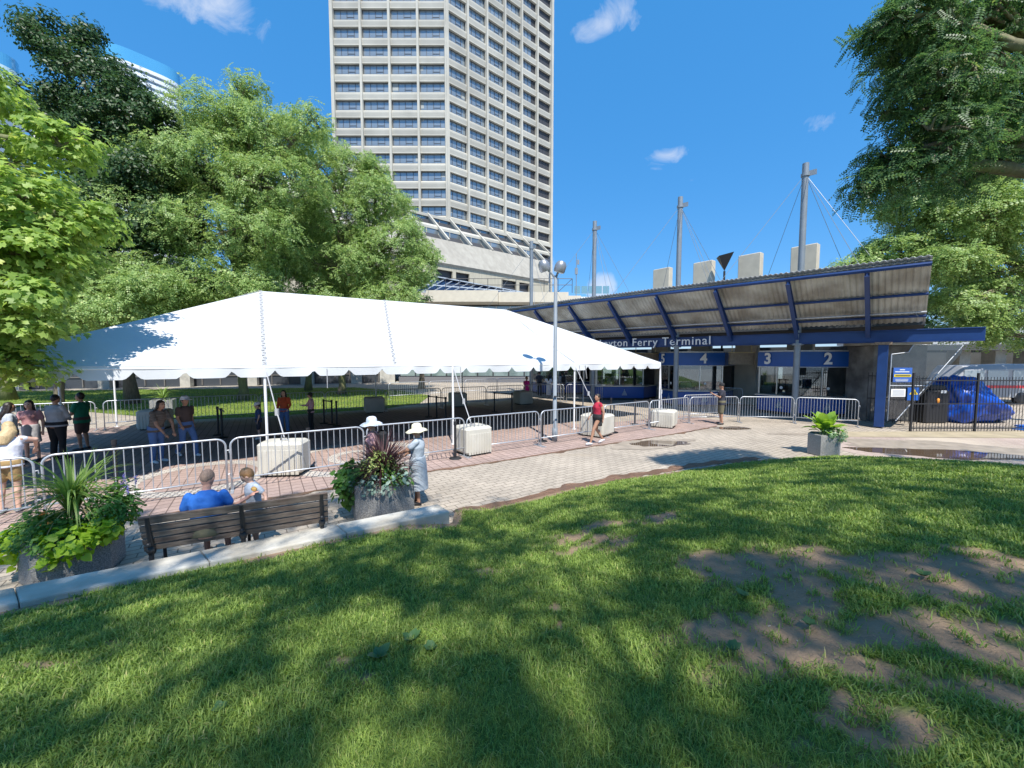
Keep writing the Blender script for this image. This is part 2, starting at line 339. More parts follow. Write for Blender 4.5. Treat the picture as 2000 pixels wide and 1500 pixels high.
# ---- lawn
EDGE=[(-12,-1.9),(-9,1.0),(-5.0,3.75),(-.95,6.14),(-.98,6.74),(0,7.34),(1.06,8.06),(2.29,8.75),(3.67,9.34),(5.24,10.02),(6.94,10.64),(8.59,10.97),(9.77,10.69),(10.73,10.27),(11.45,9.74),(11.95,9.14),(14,7.5),(16.5,4),(17.5,-2),(19,-14),(-12,-14)]
EA=np.array(EDGE,float)
def edist(x,y,closed=False):
    x=np.asarray(x,float);y=np.asarray(y,float); m=np.full(x.shape,9e9)
    k=len(EA)-2 if not closed else len(EA)
    for i in range(k):
        a=EA[i];b=EA[(i+1)%len(EA)]; d=b-a; t=np.clip(((x-a[0])*d[0]+(y-a[1])*d[1])/(d@d),0,1)
        m=np.minimum(m,np.hypot(x-a[0]-t*d[0],y-a[1]-t*d[1]))
    return m
def inside(x,y):
    x=np.asarray(x,float);y=np.asarray(y,float); c=np.zeros(x.shape,bool); n=len(EA);j=n-1
    for i in range(n):
        xi,yi=EA[i];xj,yj=EA[j]
        q=((yi>y)!=(yj>y))&(x<(xj-xi)*(y-yi)/((yj-yi) if yj!=yi else 1e-9)+xi); c^=q; j=i
    return c
def HH(x,y):
    s=edist(x,y); b=.27*np.clip((-.35-np.asarray(x))/1.2,0,1); u=np.minimum(s/5.5,1)
    return b+(1.13-b)*(u*(1.25-.25*u))
rng=np.random.default_rng(5)
def vnoise(x,y,s,seed=0):
    """smooth value noise in 0..1 on arrays"""
    x=np.asarray(x)/s+seed*17.3; y=np.asarray(y)/s+seed*7.1; xi=np.floor(x).astype(int); yi=np.floor(y).astype(int); fx=x-xi; fy=y-yi
    fx=fx*fx*(3-2*fx); fy=fy*fy*(3-2*fy)
    def h(a,b):
        q=np.sin(a*127.1+b*311.7+seed*74.7)*43758.5453; return q-np.floor(q)
    return (h(xi,yi)*(1-fx)+h(xi+1,yi)*fx)*(1-fy)+(h(xi,yi+1)*(1-fx)+h(xi+1,yi+1)*fx)*fy
# worn bare patches: centre x, y, half-length, half-width, angle
BARE=[(2.05,3.5,.42,.30,.2),(1.62,2.5,.46,.34,.1),(2.95,3.32,.62,.17,-.35),(3.3,2.78,.75,.24,-.45),(2.7,2.2,.48,.22,-.5),(1.85,2.05,.34,.13,-.5),(1.68,1.72,.26,.1,-.4),(1.25,1.45,.3,.08,-.3),
 (1.0,5.0,.5,.16,.2),(.9,4.5,.5,.12,.1),(1.95,5.1,.35,.14,.3),(-1.1,2.45,.12,.05,0),(-3.2,2.7,.25,.07,.3),(2.45,1.7,.25,.2,-.6),(4.3,2.4,.6,.3,-.5),(4.0,3.0,.5,.2,-.5),(-.2,4.0,.2,.08,.2),(.35,3.0,.14,.06,0),(2.2,2.9,.3,.16,.6),(2.4,2.35,.5,.12,-.5),(3.6,3.1,.5,.18,-.3),(2.3,3.25,.3,.14,-.2)]
def bare(x,y):
    x=np.asarray(x,float);y=np.asarray(y,float); m=np.zeros(x.shape)
    wx=x+(vnoise(x,y,.22,3)-.5)*.36+(vnoise(x,y,.07,6)-.5)*.14+(vnoise(x,y,.025,8)-.5)*.06; wy=y+(vnoise(x,y,.22,4)-.5)*.36+(vnoise(x,y,.07,7)-.5)*.14+(vnoise(x,y,.025,10)-.5)*.06
    for cx,cy,a,b,an in BARE:
        dx=(wx-cx);dy=(wy-cy); u=(dx*math.cos(an)+dy*math.sin(an))/a; v=(-dx*math.sin(an)+dy*math.cos(an))/b
        m=np.maximum(m,np.clip((1.6-np.sqrt(u*u+v*v))*.75,0,1))
    e=edist(x,y); m=np.maximum(m,np.clip((.16+.22*vnoise(x,y,.5,9)-e)/.15,0,1)*(vnoise(x,y,.9,11)>.42))
    return np.clip(m*2.3-.40*vnoise(x,y,.11,33),0,1)
def lawn_patch(x0,x1,y0,y1,st,hole=None):
    xs=np.arange(x0,x1+st*.5,st); ys=np.arange(y0,y1+st*.5,st); X,Y=np.meshgrid(xs,ys); return X,Y
M_soil=bpy.data.materials.new('lawn soil and thatch'); M_soil.use_nodes=True; nt=M_soil.node_tree; b_=nt.nodes['Principled BSDF']; b_.inputs['Roughness'].default_value=.95; b_.inputs['Specular IOR Level'].default_value=.15
at=N(nt,'ShaderNodeAttribute',attribute_name='bare'); t_=N(nt,'ShaderNodeTexCoord')
n_=N(nt,'ShaderNodeTexNoise'); n_.inputs['Scale'].default_value=9; n_.inputs['Detail'].default_value=9; n_.inputs['Roughness'].default_value=.7; nt.links.new(t_.outputs['Object'],n_.inputs['Vector'])
ds=N(nt,'ShaderNodeMixRGB'); ds.inputs[1].default_value=(.20,.135,.085,1); ds.inputs[2].default_value=(.36,.255,.17,1); nt.links.new(n_.outputs[0],ds.inputs[0])
gs=N(nt,'ShaderNodeMixRGB'); gs.inputs[1].default_value=(.07,.11,.03,1); gs.inputs[2].default_value=(.15,.22,.045,1); nt.links.new(n_.outputs[0],gs.inputs[0])
xs_=N(nt,'ShaderNodeMixRGB'); nt.links.new(at.outputs['Fac'],xs_.inputs[0]); nt.links.new(gs.outputs[0],xs_.inputs[1]); nt.links.new(ds.outputs[0],xs_.inputs[2]); nt.links.new(xs_.outputs[0],b_.inputs['Base Color'])
n2_=N(nt,'ShaderNodeTexNoise'); n2_.inputs['Scale'].default_value=55; n2_.inputs['Detail'].default_value=6; nt.links.new(t_.outputs['Object'],n2_.inputs['Vector'])
bp_=N(nt,'ShaderNodeBump'); bp_.inputs['Strength'].default_value=.7; bp_.inputs['Distance'].default_value=.02; nt.links.new(n2_.outputs[0],bp_.inputs['Height']); nt.links.new(bp_.outputs[0],b_.inputs['Normal'])
def lawn_mesh():
    # rows follow the lawn's edge so that its border is smooth: fine grid clipped to the outline
    st=.08; xs=np.arange(-12,19.1,st); ys=np.arange(-14,11.1,st)
    xs=np.unique(np.round(np.concatenate([np.arange(-12,19,.25),np.arange(-6,7,.05)]),4)); ys=np.unique(np.round(np.concatenate([np.arange(-14,.5,.5),np.arange(.5,11.2,.06)]),4))
    X,Y=np.meshgrid(xs,ys); X=X.ravel();Y=Y.ravel(); nx=len(xs);ny=len(ys)
    ins=inside(X,Y)
    # pull outside vertices next to the border onto it
    Xp=X.copy();Yp=Y.copy(); best=np.full(X.shape,9e9)
    for i in range(len(EA)):
        a=EA[i];b=EA[(i+1)%len(EA)]; d=b-a; t=np.clip(((X-a[0])*d[0]+(Y-a[1])*d[1])/(d@d),0,1); qx=a[0]+t*d[0]; qy=a[1]+t*d[1]; D=np.hypot(X-qx,Y-qy); k=(D<best)&~ins; Xp[k]=qx[k];Yp[k]=qy[k]; best=np.minimum(best,D)
    keep=ins|(best<.5)
    idx=np.arange(nx*ny).reshape(ny,nx); q=np.stack([idx[:-1,:-1],idx[:-1,1:],idx[1:,1:],idx[1:,:-1]],-1).reshape(-1,4)
    q=q[ins[q].any(1)&keep[q].all(1)]
    zz=HH(Xp,Yp)+(vnoise(Xp,Yp,.35,2)-.5)*.03*np.clip(edist(Xp,Yp)*2,0,1); br=bare(Xp,Yp); zz-=br*.012*np.clip(edist(Xp,Yp)*2,0,1)
    zz=np.maximum(zz,.013)
    used=np.unique(q); mp=np.full(nx*ny,-1); mp[used]=np.arange(len(used)); q=mp[q]
    me=np_mesh('lawn',np.stack([Xp,Yp,zz],1)[used],q,M_soil,smooth=True)
    a=me.attributes.new('bare','FLOAT','POINT'); a.data.foreach_set('value',br[used].astype(np.float32))
    o=link('lawn',me); o['kind']='structure'; o['label']='green lawn sloping down to the plaza with worn bare patches'
lawn_mesh()
# grass blades, uncountable: one object
M_grass=leafmat('grass blades',(.11,.19,.03),(.33,.44,.10),trans=.35,rough=.5,yell=(.50,.46,.18))
def grass():
    VS=[];FS=[];off=0
    rings=[(1.0,2.2,19000),(2.2,3.4,13000),(3.4,5.0,7500),(5.0,7.5,4000),(7.5,11.5,2200),(11.5,15,900)]
    r_=np.random.default_rng(11)
    for r0,r1,dens in rings:
        A=R(112)/2*(r1*r1-r0*r0); n=int(A*dens); rr=np.sqrt(r_.uniform(r0*r0,r1*r1,n)); an=R(90)+r_.uniform(-R(56),R(56),n)
        x=rr*np.cos(an); y=rr*np.sin(an); k=inside(x,y); x=x[k];y=y[k]
        e=edist(x,y); b=bare(x,y); clump=vnoise(x,y,.12,21)*.5+vnoise(x,y,.5,22)*.25+vnoise(x,y,.05,25)*.25
        k=(r_.random(len(x))<(1-b*1.02)*(0.45+.75*clump))&(e>.04)
        tuft=(b>.35)&(vnoise(x,y,.10,31)>.74)&(r_.random(len(x))<.45)|((b>.35)&(r_.random(len(x))<.018)); k=k|tuft
        x=x[k];y=y[k];e=e[k];clump=clump[k]; n=len(x); z=HH(x,y)+(vnoise(x,y,.35,2)-.5)*.03*np.clip(e*2,0,1)-.004
        f=np.sqrt(rr.mean()/2.0)
        h=(.018+.030*r_.random(n)**1.6)*(.7+.6*clump)*(1+.12*f); w=.0016*(r0/1.0)**.72*(.8+.5*r_.random(n))
        az=r_.uniform(0,2*np.pi,n)+ (vnoise(x,y,.3,41)-.5)*3; lean=r_.uniform(.25,1.25,n)
        dx=np.cos(az);dy=np.sin(az); px=-dy;py=dx
        P0=np.stack([x-px*w,y-py*w,z],1);P1=np.stack([x+px*w,y+py*w,z],1)
        mxx=x+dx*h*lean*.35; my=y+dy*h*lean*.35; mz=z+h*.62
        P2=np.stack([mxx+px*w*.8,my+py*w*.8,mz],1);P3=np.stack([mxx-px*w*.8,my-py*w*.8,mz],1)
        tx=x+dx*h*lean;ty=y+dy*h*lean; tz=z+h*(1.0-.25*(lean>.8))
        P4=np.stack([tx+px*w*.15,ty+py*w*.15,tz],1);P5=np.stack([tx-px*w*.15,ty-py*w*.15,tz],1)
        Vv=np.stack([P0,P1,P2,P3,P4,P5],1).reshape(-1,3); o=(np.arange(n)*6)[:,None,None]
        F=(np.array([[0,1,2,3],[3,2,4,5]])[None]+o).reshape(-1,4)+off; VS.append(Vv);FS.append(F);off+=len(Vv)
    me=np_mesh('grass',np.concatenate(VS),np.concatenate(FS),M_grass); o=link('grass',me); tag(o,'short green turf covering the sloping lawn','grass',kind='stuff')

grass()
# far lawn behind the tent
M_flawn=mat('far lawn turf',(.10,.16,.018),.9,var=.35,vscale=3,bump=.6,bscale=30,col2=(.17,.21,.03),cscale=.5)
fl=[(-34,21),(-27.1,22.3),(-19,19.2),(-14.6,17.6),(-11.6,18.6),(-9.1,20.2),(-6.9,21.6),(-5.6,24),(-6.0,29),(-9,33),(-14.8,37.1),(-30,35),(-42,32.6),(-48,26)]
o=grid_sheet('far_lawn',fl,.01,M_flawn)
def fgrass():
    r_=np.random.default_rng(3); P=np.array(fl); n=60000; x=r_.uniform(-45,-5,n); y=r_.uniform(16,38,n)
    c=np.zeros(n,bool); j=len(P)-1
    for i in range(len(P)):
        xi,yi=P[i];xj,yj=P[j]; c^=((yi>y)!=(yj>y))&(x<(xj-xi)*(y-yi)/(yj-yi)+xi); j=i
    x=x[c];y=y[c];n=len(x); w=.02;h=r_.uniform(.03,.09,n); a=r_.uniform(0,6.28,n); dx=np.cos(a)*w;dy=np.sin(a)*w
    z=np.full(n,.01); tx=r_.uniform(-.05,.05,n)
    Vv=np.stack([np.stack([x-dx,y-dy,z],1),np.stack([x+dx,y+dy,z],1),np.stack([x+tx,y+tx,z+h],1)],1).reshape(-1,3)
    o=link('grass',np_mesh('grass',Vv,np.arange(3*n).reshape(n,3),M_grass)); tag(o,'bright grass on the lawn beyond the tent','grass',kind='stuff')
fgrass()
# ---- low concrete wall along the lawn
M_wall=mat('pale concrete kerb wall',(.55,.52,.45),.85,var=.15,vscale=3,bump=.35,bscale=50,col2=(.42,.38,.31),cscale=2.2)
def kerbwall():
    t=thing('low_wall','low pale concrete wall between the bench and the lawn','wall',(-3.2,4.9,0))
    f0=Vector((-12.4,-.1,0)); pts_far=[Vector((-9.55,1.38,0)),Vector((-5.26,4.06,0)),Vector((-1.23,6.46,0))]
    near=[Vector((-9.3,1.05,0)),Vector((-4.89,3.80,0)),Vector((-.98,6.14,0))]
    # blocks butted with narrow joints
    A=pts_far;B=near; segs=[(0,1,3),(1,2,3)]
    m=MB(); m2=MB()
    for i,j,k in segs:
        for q in range(k):
            a=A[i].lerp(A[j],q/k); b=A[i].lerp(A[j],(q+1)/k); c=B[i].lerp(B[j],(q+1)/k); d=B[i].lerp(B[j],q/k); g=(b-a).normalized()*.003
            top=.34
            m2.slab([p+Z*-.1 for p in (d+g,c-g,b-g,a+g)],Z,top+.1)
    m2.build('coping',M_wall,t,bevel=.02)
kerbwall()

def litter():
    r_=np.random.default_rng(77); n=2600; x=r_.uniform(-5,7,n); y=r_.uniform(1.2,8,n); b=bare(x,y); k=inside(x,y)&((b>.4)|(r_.random(n)<.12)); x=x[k];y=y[k];n=len(x); z=HH(x,y)+(vnoise(x,y,.35,2)-.5)*.03-bare(x,y)*.012+.006
    tv=np.array([[-.5,-.15,0],[.5,-.12,.05],[.55,.15,.08],[-.45,.2,.02]]); tf=np.array([[0,1,2,3]]); nr=np.stack([r_.normal(0,.3,n),r_.normal(0,.3,n),np.ones(n)],1)
    Vv,F=stamp(tv,tf,np.stack([x,y,z],1),rot_from(nr,r_.uniform(0,6.28,n)),r_.uniform(.006,.022,n)); o=link('leaf_litter',np_mesh('leaf_litter',Vv,F,leafmat('litter flecks',(.14,.09,.05),(.55,.48,.38),.1))); tag(o,'small dry leaf and twig flecks scattered on the bare soil','leaf litter',kind='stuff')
litter()
# ================================================ HOTEL TOWER AND PODIUM
M_glass_t=mat('tinted window glass',(.33,.38,.41),.22,.45,spec=.9,col2=(.20,.24,.27),cscale=.09,cthr=(.45,.6))
M_frame_d=mat('dark window frame',(.05,.05,.055),.5)
M_drape=mat('window blind',(.33,.35,.34),.6)
e1=Vector((1,0,0)); C0=Vector((-9.7,62,0)); PHI=R(39.7); e2=Vector((math.cos(PHI),math.sin(PHI),0)); n2=Vector((math.sin(PHI),-math.cos(PHI),0)); n1=Vector((0,-1,0))
def tower():
    t=thing('hotel_tower','tall beige concrete hotel tower with rows of blue windows','building',(0,68,0))
    FH=2.573; ztop0=25.8; WH=1.38; z0=6; nf=27; BW1=4.22; BW2=3.66
    core=MB()
    LW=4*BW1; RW=6*BW2; a=C0-e1*LW; b=C0; c=C0+e2*RW
    d=c+Vector((-6,17,0)); e=a+Vector((2,26,0))
    ins=.55
    top=ztop0+FH*21+1.2
    def off(p,n): return p-n*ins
    pl=[a+Vector((.3,ins,0)),b+Vector((-.1,ins,0)),c+Vector((-.45,.1,0)),d,e]
    core.slab([p+Z*z0 for p in pl],Z,top-z0-.3); core.build('core',M_frame_d,t)
    g=MB()
    def face(o,dv,nv,nb,bw):
        for k in range(-6,22):
            zt=ztop0+FH*k      # window top
            z_a=zt; z_b=zt+FH-WH-.02       # spandrel from z_a to z_b
            if zt<8: continue
            c_=o+dv*(nb*bw/2)+Z*((z_a+z_b)/2)-nv*.12
            # spandrel with a sloping sill: loft profile
            prof=[(.0,z_a),(.0,z_a+.16),(-.0,z_a+.16),(.10,z_b-.5),(.10,z_b-.28),(-.25,z_b),(-.7,z_b),(-.7,z_a)]
            P=[]
            for s in (0,nb*bw):
                P.append([o+dv*s+nv*q+Z*h for q,h in prof])
            g.loft(P)
        for i in range(nb+1):
            w=.32 if 0<i<nb else .46
            g.box(o+dv*(i*bw)+nv*.02+Z*((z0+top)/2),(w,.62,top-z0),ax=dv)
    face(a,e1,n1,4,BW1); face(C0,e2,n2,6,BW2)
    
    g.slab([p+Z*(top-.2) for p in pl],Z,1.2)
    # rear flank slabs seen edge-on at the right silhouette
    for k in range(-6,22):
        zt=ztop0+FH*k
        if zt>8: g.box(c+Vector((-2.8,8.6,0))+Z*(zt+.7),(.5,18,1.3),ax=Vector((17,6,0)).normalized())
    g.build('concrete_grid',M_tower,t)
    def winmesh(bw):
        m=MB(); w=bw-.34
        m.box((0,0,0),(w,.06,WH)); m.cur=1
        for q in (-w/2+.04,-w*.24,0.02,w*.27,w/2-.04): m.box((q,-.05,0),(.06,.06,WH))
        m.box((0,-.05,WH/2-.03),(w,.06,.07)); m.box((0,-.05,-WH/2+.03),(w,.06,.07)); m.box((w*.13,-.05,-.3),(w*.26,.05,.05))
        return m.mesh('window',[M_glass_t,M_frame_d])
    cnt=0; rest=MB()
    lst=[]
    for k in range(-6,21):
        for (o,dv,nv,nb,bw) in ((a,e1,n1,4,BW1),(C0,e2,n2,6,BW2)):
            for i in range(nb):
                zc=ztop0+FH*k-WH/2
                if zc<8.5: continue
                lst.append((o+dv*((i+.5)*bw)-nv*.42+Z*zc,dv,bw,nv))
    w1=winmesh(BW1);w2=winmesh(BW2)
    vis=[q for q in lst if 21<q[0].z<58]; vis.sort(key=lambda q:q[0].y)
    chosen=set(id(q) for q in vis[:100])
    rb=MB()
    rr=random.Random(4)
    for q in lst:
        p,dv,bw,nv=q
        if id(q) in chosen:
            o=bpy.data.objects.new('window',w1 if bw==BW1 else w2); COL.objects.link(o); o.parent=t; o.matrix_parent_inverse=t.matrix_basis.inverted()
            o.location=p; o.rotation_euler=(0,0,math.atan2(dv.y,dv.x)+rr.uniform(-.004,.004))
            if rr.random()<.55:
                hh=rr.choice((.3,.45,.7,1.0)); ww=(bw-.5)*rr.choice((.23,.47)); bl=MB(); bl.box(((bw-.5)*.5*rr.choice((-1,1))+(ww/2 if False else 0),-.036,WH/2-hh/2-.05),(ww,.004,hh))
                for q_ in range(len(bl.v)): bl.v[q_]=(max(-(bw-.4)/2,min((bw-.4)/2,bl.v[q_][0])),bl.v[q_][1],bl.v[q_][2])
                bo=bpy.data.objects.new('blind',bl.mesh('blind',M_drape)); COL.objects.link(bo); bo.parent=o
        else:
            w=bw-.34; rb.cur=0; rb.box(p,(w,.06,WH),ax=dv); rb.cur=1
            for s in (-w/2+.04,-w*.24,.02,w*.27,w/2-.04): rb.box(p+dv*s+nv*.05,(.06,.06,WH),ax=dv)
            rb.box(p+dv*0+nv*.05+Z*(WH/2-.03),(w,.06,.07),ax=dv)
    o=rb.build('window',[M_glass_t,M_frame_d],t); o['kind']='stuff'
tower()
def podium():
    t=thing('hotel_podium','sloping beige concrete podium under the tower with dark window strips','building',(-4,56,0))
    P=lambda s,L,z: C0+e2*s+n2*L+Z*z
    s0=-24
    def seg(name,profA,profB,sa,sb,m,uvb=None):
        b=MB(); ra=[P(sa,L,z) for L,z in profA]; rb=[P(sb(L) if callable(sb) else sb,L,z) for L,z in profB]; b.loft([ra,rb]); return b.build(name,m,t)
    end=lambda L: 22.0-L*1.05
    # dark recess core
    pr=[(-3,2),(8.2,2),(8.2,14.4),(5.2,18.3),(.0,23.3),(-3,23.3)]; seg('wall',pr,pr,s0,end,M_frame_d)
    # big sloping concrete face
    pr=[(6.25,18.55),(9.0,14.75),(8.7,14.5),(5.9,18.2)]; seg('sloping_wall',pr,pr,s0,end,mat('board-marked sloping concrete',(.345,.325,.28),.9,var=.10,vscale=1.2,stretch=(2,2,.4),col2=(.305,.285,.245),cscale=.5))
    # roof edge, mid band
    pr=[(-.2,23.95),(.75,23.55),(.75,23.2),(-.2,23.2)]; seg('roof_edge',pr,pr,s0,end,M_tower)
    pr=[(3.0,21.4),(3.5,21.0),(3.5,20.65),(3.0,20.75)]; seg('balcony_band',pr,pr,s0,end,M_tower)
    # lower vertical wall with openings
    M_fl=mat('grey-brown board-marked concrete',(.42,.385,.30),.9,var=.14,vscale=2,stretch=(3,3,.3))
    b=MB(); L=8.55
    ops=[(-22,-18),(-7.0,-4.6),(-4.1,-2.0),(3.6,6.2),(6.8,8.8)]
    zt,zb=13.95,12.6
    cuts=[s0]
    for q in ops: cuts+=list(q)
    cuts.append(13)
    for i in range(0,len(cuts),2): b.box(P((cuts[i]+cuts[i+1])/2,L,(zt+zb)/2),(cuts[i+1]-cuts[i],.3,zt-zb),ax=e2)
    b.box(P((s0+13)/2,L,14.25),(13-s0,.3,.6),ax=e2); b.box(P((s0+13)/2,L,7.6),(13-s0,.3,zb-2.6),ax=e2); b.build('lower_wall',M_fl,t)
    # raking struts with glass between
    st=MB(); gl=MB(); gf=MB()
    for k in range(-12,7):
        s=k*3.66
        if s>20: continue
        a=P(s,.4,23.7); c=P(s,6.3,18.6)
        if k>=0 : c=P(s,min(6.3,(22-s)/1.05),0); c.z=23.7-(c-a).to_2d().length*.88
        if (c-a).length<1: continue
        dv=(c-a).normalized(); st.box((a+c)/2+Z*.0,((c-a).length,.26,.32),ax=dv,ay=e2)
        # fin wall below strut
        st.slab([a-Z*.1,c-Z*.1,P(s,2.2,19.4),P(s,.3,21)],e2,.1)
    st.build('strut',M_tower,t)
    for (L,z1,z2) in ((1.0,21.9,23.2),(3.9,18.8,20.7)):
        gl=MB(); gf=MB()
        for k in range(-24,10):
            s=k*1.83
            if s+1.8>end(L): continue
            gl.box(P(s+.9,L-.5,(z1+z2)/2),(1.7,.05,z2-z1),ax=e2); gf.box(P(s,L-.46,(z1+z2)/2),(.08,.1,z2-z1),ax=e2)
        gg=gl.build('glazing_strip',M_glass_t,t); gf.build('mullions',M_tower,gg)
    # potted shrubs on the balcony
    # greenhouse roof
    A0=Vector((-10.2,49.6,12.75)); A1=Vector((2.5,58.5,12.0)); B0=Vector((-12.5,45.9,10.2)); B1=Vector((3.0,46.3,10.2))
    g=MB(); g.quad(B0,B1,A1,A0); fr=MB()
    m_g=mat('sloped dark skylight glass',(.02,.04,.09),.05,.3,spec=1)
    for i in range(15):
        p=B0.lerp(B1,i/14); q=A0.lerp(A1,i/14); fr.box((p+q)/2+Z*.05,((q-p).length,.06,.10),ax=(q-p).normalized())
    for j in (0,.5,1):
        p=B0.lerp(A0,j); q=B1.lerp(A1,j); fr.box((p+q)/2+Z*.06,((q-p).length,.12 if j!=1 else .8,.12),ax=(q-p).normalized())
    g.build('skylight',m_g,t); fr.build('skylight_frame',mat('pale aluminium',(.55,.58,.6),.4,.3),t)
podium()
M_lowb=mat('beige precast panel',(.58,.53,.43),.85,var=.08,vscale=2,bump=.3,bscale=40)
def lowbuilding():
    t=thing('conference_wing','low beige wing with a heavy parapet and dark windows beside the plaza','building',(-4,46,0))
    b=MB(); Yf=45.0
    for x0,x1,yo,zt in ((-46,-9.55,.25,10.0),(-9.5,-1.55,0,10.25),(-1.5,6.3,.3,10.1),(6.35,7.75,.6,9.75)):
        b.loft([[Vector((x,Yf+yo+q,z)) for q,z in ((0,8.75),(-.35,9.0),(-.35,zt),(.35,zt),(.35,8.75))] for x in (x0,x1)])
    b.build('parapet',M_lowb,t)
    b=MB(); b.box((-19,Yf+9,8.95),(54,17,.3)); b.build('roof',mat('roof gravel',(.3,.3,.29),.9,var=.2),t)
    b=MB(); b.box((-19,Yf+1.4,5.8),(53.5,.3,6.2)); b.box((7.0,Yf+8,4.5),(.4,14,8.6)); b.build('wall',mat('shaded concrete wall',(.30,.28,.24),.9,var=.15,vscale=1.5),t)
    # clerestory windows
    g=MB(); f=MB()
    for k in range(33):
        x=-45+k*1.6; g.box((x+.8,Yf+.9,7.9),(1.5,.06,1.5)); f.box((x,Yf+.85,7.9),(.1,.1,1.5))
    g.build('clerestory_window',M_glass_t,t); f.build('clerestory_mullion',M_lowb,t)
    b=MB(); b.box((-19,Yf+.9,6.4),(53.5,.7,1.4)); b.build('fascia',mat('brown fascia',(.12,.10,.09),.7),t)
    # ground floor: shopfront glass, columns, grey plinth
    gf=glassmat('shopfront glass',(.35,.45,.45),.6); 
    for k in range(11):
        x0=-12.6+k*1.75
        m=MB(); m.box((x0+.85,Yf-.1,2.3),(1.6,.05,3.1)); w=m.build('shop_window',mat('pale green shopfront pane',(.28,.36,.35),.08,.2,spec=.9,col2=(.16,.22,.22),cscale=.8),t)
        f=MB(); f.box((x0,Yf-.13,2.3),(.1,.12,3.1)); f.build('window_frame',M_frame_d,w)
    b=MB(); b.box((-2.5,Yf-.05,.33),(20.5,.3,.66)); b.build('plinth',mat('dark grey plinth',(.16,.16,.17),.7),t)
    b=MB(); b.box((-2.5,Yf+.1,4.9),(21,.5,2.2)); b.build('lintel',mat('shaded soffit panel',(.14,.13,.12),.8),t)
    # left range, slanting nearer
    def LP(s,o=0,z=0): a=Vector((-13.5,45,0)); c=Vector((-45,33.5,0)); d=(c-a).normalized(); nn=Vector((d.y,-d.x,0)); nn=nn if nn.y<0 else -nn; return a+d*s+nn*o+Z*z
    d=(Vector((-45,33.5,0))-Vector((-13.5,45,0))).normalized()
    b=MB(); b.box(LP(17,-.6,2.6),(34,.3,5.2),ax=d); b.build('wall',mat('dark tinted wall',(.05,.055,.065),.3,spec=.8),t)
    b=MB(); b.box(LP(17,0,5.6),(34.5,2.2,.9),ax=d); b.build('canopy_edge',mat('dark bronze canopy',(.10,.085,.07),.6),t)
    for s,w in ((.6,1.6),(3.8,1.1),(8.6,1.2),(13.5,.8),(19,.8),(25,.8),(31,.8)): pm=MB(); pm.box(LP(s,.3,2.6),(w,.9,5.2),ax=d); pm.build('pier',M_conc,t)
    wm=MB()
    for k in range(22): wm.box(LP(1.5+k*1.5,-.4,2.4),(.08,.12,4.6),ax=d)
    wm.box(LP(17,-.4,1.0),(33,.1,.08),ax=d); wm.build('window_frame',mat('bronze frame',(.16,.15,.14),.5),t)
    wp=MB()
    for k in (2,3,6,7,10,13,14,18): wp.box(LP(2.25+k*1.5,-.42,2.2+.3*(k%3)),(1.3,.03,1.1),ax=d)
    wp.build('lit_pane',mat('pane showing pale interior',(.35,.38,.38),.3),t)
    # terrace rail
    r=MB()
    x0,x1=-7.5,6.8
    for k in range(10):
        x=x0+(x1-x0)*k/9; r.tube([(x,Yf+.6,10.1),(x,Yf+.6,11.7)],.035,6)
    for z in (11.7,11.0): r.tube([(x0,Yf+.6,z),(x1,Yf+.6,z)],.035,6)
    r.tube([(5.2,Yf+.6,10.2),(6.8,Yf+.6,11.7)],.035,6)
    r.build('terrace_rail',M_frame_d,t)
lowbuilding()
# rooftop aerial, far small building
b=MB(); b.tube([(7.3,45.9,9.8),(7.3,45.9,14.6)],[.06,.035],6); b.box((7.3,45.9,12.6),(.3,.2,.7)); b.box((7.5,45.9,13.6),(.22,.16,.5)); o=b.build('rooftop_aerial',M_gpaint); tag(o,'thin aerial mast standing at the right end of the terrace rail','aerial')
def smallfar():
    t=thing('distant_building','small white and glass building far behind the blue canopy','building',(19,110,0))
    b=MB(); b.box((21,112,6),(13,10,26),); b.build('wall',M_white,t)
    g=MB()
    for k in range(5): g.box((17.3+k*1.9,106.9,20.8),(1.6,.2,2.0))
    g.build('window',mat('blue-green far glass',(.20,.36,.42),.1,.3),t)
smallfar()
def condo(name,label,C,top,rx,ry,floors,fh,rot,crown,m1,m2,kind):
    t=thing(name,label,'building',(C[0],C[1],0))
    def ringp(sc,z,n=64,p=3.5):
        P=[]
        for k in range(n):
            a=2*math.pi*k/n; ca,sa=math.cos(a),math.sin(a)
            x=rx*sc*math.copysign(abs(ca)**(2/p),ca); y=ry*sc*math.copysign(abs(sa)**(2/p),sa)
            P.append(Vector((C[0]+x*math.cos(rot)-y*math.sin(rot),C[1]+x*math.sin(rot)+y*math.cos(rot),z)))
        return P
    b=MB(); b.loft([ringp(.93,0),ringp(.93,top)]); b.build('wall',m2,t,smooth=False)
    s=MB()
    for k in range(floors):
        z=top-k*fh; s.loft([ringp(1.0,z-fh*.5),ringp(1.0,z)])
    s.build('balcony_bands',m1,t)
    c=MB(); c.loft([ringp(1.0,top),ringp(1.0,top+crown)]); c.build('glass_crown',mat('blue crown glass',(.10,.38,.62),.1,.2,spec=.9),t)
condo('condo_tower','far white condominium tower with curved balconies and a blue glass crown',(-190,214),146,11,15,34,3.2,-.7,6,mat('white balcony',(.72,.76,.80),.6),mat('grey balcony recess',(.22,.28,.34),.4),0)
condo('glass_tower','far pale teal glass tower at the left edge',(-226,172),124,12,15,30,3.6,-.7,5,mat('pale teal panel',(.50,.66,.68),.3),mat('teal glass',(.12,.40,.45),.1,.3),0)
